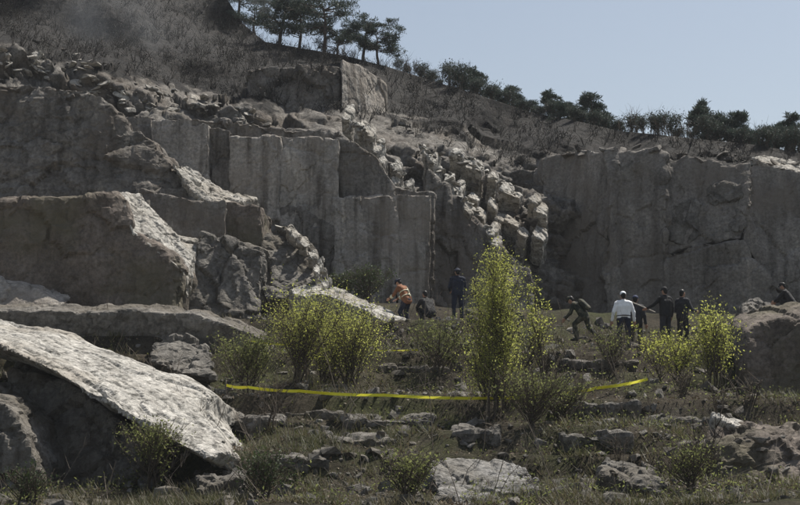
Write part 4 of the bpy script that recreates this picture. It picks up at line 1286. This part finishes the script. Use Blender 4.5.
    for sg in (-1, 1):
        bm = bmesh.new(); ell_bm(bm, head + fwd * .088 + side * sg * .03 + up * .012, (.011, .008, .008), 8)
        me = bpy.data.meshes.new('eye'); bm.to_mesh(me); bm.free(); link('eye', me, 'hair', root)
    for kind, mt in extras:
        bm = bmesh.new()
        if kind == 'backpack':
            c = (chest + pel) / 2 - fwd * .20 + (chest - pel) * .2
            for k in (-1, 0, 1): cap_bm(bm, c + side * k * .07 - up * .14, c + side * k * .07 + up * .14, .085, .08)
        elif kind == 'stripe':
            for tt in (.25, .75):
                c = pel.lerp(chest, tt)
                n = 18
                for k in range(n):
                    a0, a1 = 2 * math.pi * k / n, 2 * math.pi * (k + 1) / n
                    cap_bm(bm, c + side * .215 * math.cos(a0) + fwd * .128 * math.sin(a0), c + side * .215 * math.cos(a1) + fwd * .128 * math.sin(a1), .022, .022, seg=6)
            for sd in ('l', 'r'):
                cap_bm(bm, J['el_' + sd].lerp(J['wr_' + sd], .45), J['el_' + sd].lerp(J['wr_' + sd], .6), .066, .064)
            cap_bm(bm, pel.lerp(chest, .1) - fwd * .125 + side * .06, chest - fwd * .115 + side * .06, .025, .025)
        elif kind == 'belt':
            c = pel.lerp(chest, .16); n = 18
            for k in range(n):
                a0, a1 = 2 * math.pi * k / n, 2 * math.pi * (k + 1) / n
                cap_bm(bm, c + side * .208 * math.cos(a0) + fwd * .126 * math.sin(a0), c + side * .208 * math.cos(a1) + fwd * .126 * math.sin(a1), .02, .02, seg=6)
        queue_solid(bm, kind, .016, (lambda kk, mm_: (lambda me: link(kk, me, mm_, PART[nm] if kk != 'belt' else PART['trousers'])))(kind, mt), 1)
    return root
def stand(**kw):
    d = dict(pelvis=(0, 0, .97), chest=(0, 0, 1.30), neck=(0, 0, 1.46), head=(0, .02, 1.625),
             sh_l=(-.20, 0, 1.40), sh_r=(.20, 0, 1.40), el_l=(-.28, -.03, 1.12), el_r=(.28, -.03, 1.12), wr_l=(-.30, .04, .87), wr_r=(.30, .04, .87),
             hip_l=(-.10, 0, .93), hip_r=(.10, 0, .93), kn_l=(-.13, .02, .50), kn_r=(.13, .02, .50), an_l=(-.14, -.02, .09), an_r=(.14, -.02, .09),
             toe_l=(-.16, .16, .045), toe_r=(.16, .16, .045))
    d.update(kw); return d
def crouch(**kw):
    d = dict(pelvis=(0, -.15, .42), chest=(0, .05, .72), neck=(0, .13, .87), head=(0, .19, 1.02),
             sh_l=(-.19, .10, .80), sh_r=(.19, .10, .80), el_l=(-.24, .28, .60), el_r=(.24, .28, .60), wr_l=(-.12, .46, .50), wr_r=(.12, .46, .50),
             hip_l=(-.10, -.13, .40), hip_r=(.10, -.13, .40), kn_l=(-.17, .24, .52), kn_r=(.17, .24, .52), an_l=(-.15, .02, .09), an_r=(.15, .02, .09),
             toe_l=(-.17, .19, .045), toe_r=(.17, .19, .045))
    d.update(kw); return d
person('man in white shirt and white cap, dark trousers, seen from behind', 624, 40, R(4), stand(el_l=(-.30, -.02, 1.13), wr_l=(-.34, .05, .88), el_r=(.30, -.02, 1.13), wr_r=(.33, .06, .88)),
       ('white_cloth', 'shirt'), 'navy', ('white_cloth', 'cap'), [('belt', 'black')])
person('dark-clad person with dark cap standing close behind the man in white', 636, 41.6, R(-20), stand(), ('charcoal', 'jacket'), 'black', ('blue', 'cap'))
person('soldier in camouflage stepping up the rubble with bent back', 585, 40, R(62), stand(
    pelvis=(0, .0, .84), chest=(0, .22, 1.10), neck=(0, .33, 1.20), head=(0, .44, 1.31), sh_l=(-.19, .28, 1.16), sh_r=(.19, .28, 1.16),
    el_l=(-.26, .36, .90), wr_l=(-.20, .54, .74), el_r=(.27, .20, .90), wr_r=(.25, .34, .68), hip_l=(-.10, 0, .80), hip_r=(.10, 0, .80),
    kn_l=(-.13, .30, .56), an_l=(-.13, .20, .14), toe_l=(-.13, .38, .10), kn_r=(.12, -.10, .44), an_r=(.13, -.42, .12), toe_r=(.13, -.26, .05)),
    ('camo', 'jacket'), 'camo', ('camo', 'cap'), [('backpack', 'camo')], H=1.70)
person('dark-clad person reaching out an arm with a long pale pole', 666, 40.4, R(35), stand(el_l=(-.34, .16, 1.20), wr_l=(-.40, .36, 1.12)), ('black', 'jacket'), 'charcoal', ('black', 'cap'), H=1.72)
person('dark-clad person with arms bent beside the sapling with upright shoots', 683, 40.6, R(-55), stand(el_r=(.30, .08, 1.13), wr_r=(.24, .32, 1.10), el_l=(-.3, .06, 1.13), wr_l=(-.2, .30, 1.06)), ('charcoal', 'jacket'), 'black', None, H=1.74)
person('rescuer in orange jacket with pale reflective stripes bending forward', 406, 44, R(55), stand(
    pelvis=(0, -.04, .88), chest=(0, .10, 1.18), neck=(0, .20, 1.31), head=(0, .30, 1.44), sh_l=(-.20, .16, 1.26), sh_r=(.20, .16, 1.26),
    el_l=(-.28, .28, 1.02), wr_l=(-.20, .50, .92), el_r=(.28, .26, 1.02), wr_r=(.20, .48, .92), hip_l=(-.10, -.03, .84), hip_r=(.10, -.03, .84), kn_l=(-.14, .14, .47), kn_r=(.14, .10, .47)),
    ('orange', 'jacket'), 'navy', ('navy', 'helmet'), [('stripe', 'stripe')], H=1.74)
person('person in black crouching on the rubble beside the orange rescuer', 428, 44, R(30), crouch(), ('black', 'jacket'), 'black', None, H=1.74)
person('person in navy standing upright alone before the dark quarry wall', 458, 44.4, R(15), stand(el_l=(-.27, .06, 1.13), wr_l=(-.18, .26, 1.02), el_r=(.27, .06, 1.13), wr_r=(.18, .26, 1.02)), ('navy', 'jacket'), 'navy', ('navy', 'helmet'), H=1.74)
xx, yy = at(790, 45.2)
person('person in black crouching on the rocks behind the large dark boulder', 790, 45.0, R(60), crouch(), ('black', 'jacket'), 'black', ('black', 'cap'), H=1.70, z=drop(xx, 45.0).z)
flush_queue()

# long pole held by the dark-clad person
def simple_tube(name, pts, rads, m, sides=6):
    v, f = tube_np([tuple(p) for p in pts], rads, sides)
    me = mesh_np(name, v, f)
    return link(name, me, m)
px0, py0 = at(666, 40.4)
hand = Vector((px0, py0, gz(px0, py0))) + Matrix.Rotation(R(35), 3, 'Z') @ Vector((-.43, .44, 1.10))
pt = hand + Vector((-.55, .25, .27)); pb = hand + Vector((.30, -.13, -.16))
o = simple_tube('pole', [pb, hand, pt], [.018, .018, .016], 'pole'); tag(o, 'long pale pole held out beside the man in white', 'pole')

# ------------------------------------------------------------------ barrier tape
def tape(label, pts, sag, wdt=.075):
    P3 = []
    for i in range(len(pts) - 1):
        a, b = Vector(pts[i]), Vector(pts[i + 1])
        n = 14
        for k in range(n + (i == len(pts) - 2)):
            t = k / n
            q = a.lerp(b, t); q.z -= sag * 4 * t * (1 - t)
            P3.append((q, 0.45 * math.sin(i * 2.1 + t * 5.0) + .15 * math.sin(t * 19)))
    bm = bmesh.new(); prev = None
    for q, tw in P3:
        d = Vector((0, math.sin(tw), math.cos(tw))) * wdt * .5
        cur = (bm.verts.new(q - d), bm.verts.new(q + d))
        if prev: bm.faces.new((prev[0], cur[0], cur[1], prev[1]))
        prev = cur
    me = bpy.data.meshes.new('barrier_tape'); bm.to_mesh(me); bm.free()
    o = link('barrier_tape', me, 'tape')
    md = o.modifiers.new('thickness', 'SOLIDIFY'); md.thickness = .002
    tag(o, label, 'tape')
    return o
tape('yellow barrier tape strung from the bushes to the tall sapling', [P(226, 385, 33.6), P(248, 387, 33.0), P(300, 391, 32.6), P(385, 395, 32.6), P(498, 398, 33.15)], .03, .07)
tape('short yellow barrier tape running right from the tall sapling', [P(498, 398, 33.2), P(560, 393, 33.2), P(596, 388, 33.8), P(648, 379, 34.8)], .03, .075)

tape('faint second barrier tape higher up behind the left-centre bushes', [P(250, 341, 37.6), P(300, 345, 37.6), P(350, 349, 37.8), P(418, 350, 38.2)], .03, .045)

def stake(px, py, Y, label):
    top = P(px, py - 5, Y); z = gz(top.x, top.y)
    b = Vector((top.x + .03, top.y + .04, z - .2))
    o = simple_tube('tape_stake', [b, b.lerp(top, .5), top, top + Vector((0, 0, .004))], [.022, .021, .019, .001], 'twig', 7)
    tag(o, label, 'stake')
stake(226, 385, 33.6, 'thin wooden stake at the tape end by the pale slab')
stake(648, 379, 34.8, 'thin wooden stake holding the short tape before the man in white')
stake(250, 341, 37.6, 'thin wooden stake of the second tape beside the mossy block')
stake(418, 350, 38.2, 'thin wooden stake of the second tape below the rescuers')

# ------------------------------------------------------------------ smoke
def smoke(name, label, c, r, dens, seed, scale=0.25, col=(0.80, 0.85, 0.92)):
    bm = bmesh.new(); bmesh.ops.create_icosphere(bm, subdivisions=3, radius=1.0)
    me = bpy.data.meshes.new(name); bm.to_mesh(me); bm.free()
    m = bpy.data.materials.new('smoke_volume'); m.use_nodes = True; t = m.node_tree
    t.nodes.remove(t.nodes['Principled BSDF'])
    pv = N(t, 'ShaderNodeVolumePrincipled'); pv.inputs['Color'].default_value = (*col, 1); pv.inputs['Anisotropy'].default_value = 0.2
    tc = N(t, 'ShaderNodeTexCoord'); geo = N(t, 'ShaderNodeNewGeometry')
    ln = N(t, 'ShaderNodeVectorMath', operation='LENGTH'); t.links.new(tc.outputs['Object'], ln.inputs[0])
    fo = N(t, 'ShaderNodeMapRange', interpolation_type='SMOOTHSTEP'); fo.inputs[1].default_value = 1.0; fo.inputs[2].default_value = 0.15; fo.inputs[3].default_value = 0.0; fo.inputs[4].default_value = 1.0
    t.links.new(ln.outputs['Value'], fo.inputs[0])
    mp = N(t, 'ShaderNodeMapping'); mp.inputs['Location'].default_value = (seed * 3.1, seed * 1.7, 0)
    t.links.new(geo.outputs['Position'], mp.inputs['Vector'])
    nz = N(t, 'ShaderNodeTexNoise', i_Scale=scale, i_Detail=3.0); t.links.new(mp.outputs[0], nz.inputs['Vector'])
    cr = N(t, 'ShaderNodeMapRange'); cr.inputs[1].default_value = 0.38; cr.inputs[2].default_value = 0.7; t.links.new(nz.outputs['Fac'], cr.inputs[0])
    mu = N(t, 'ShaderNodeMath', operation='MULTIPLY'); t.links.new(fo.outputs[0], mu.inputs[0]); t.links.new(cr.outputs[0], mu.inputs[1])
    m2 = N(t, 'ShaderNodeMath', operation='MULTIPLY'); t.links.new(mu.outputs[0], m2.inputs[0]); m2.inputs[1].default_value = dens
    t.links.new(m2.outputs[0], pv.inputs['Density'])
    t.links.new(pv.outputs[0], t.nodes['Material Output'].inputs['Volume'])
    o = link(name, me, m); o.location = c; o.scale = r
    tag(o, label, 'smoke', kind='stuff')
    return o
smoke('smoke', 'thin grey smoke drifting over the dark upper slope', P(120, 18, 66), (6.0, 2.2, 3.4), 0.06, 1)
smoke('smoke', 'grey smoke column rising in front of the hill-top pines', P(262, 8, 78), (1.5, 1.5, 4.6), 0.16, 2, .35)

# ------------------------------------------------------------------ thin haze in the air
bm = bmesh.new(); bmesh.ops.create_cube(bm, size=1.0)
me = bpy.data.meshes.new('haze'); bm.to_mesh(me); bm.free()
hm = bpy.data.materials.new('haze_volume'); hm.use_nodes = True
ht = hm.node_tree; ht.nodes.remove(ht.nodes['Principled BSDF'])
hv = ht.nodes.new('ShaderNodeVolumePrincipled')
hv.inputs['Color'].default_value = (0.86, 0.90, 0.96, 1)
hv.inputs['Density'].default_value = 0.0003
ht.links.new(hv.outputs[0], ht.nodes['Material Output'].inputs['Volume'])
o = link('haze', me, hm); o.location = (0, 115, 37.0); o.scale = (640, 540, 80)
tag(o, 'thin pale haze in the air over the quarry', 'haze', kind='stuff')
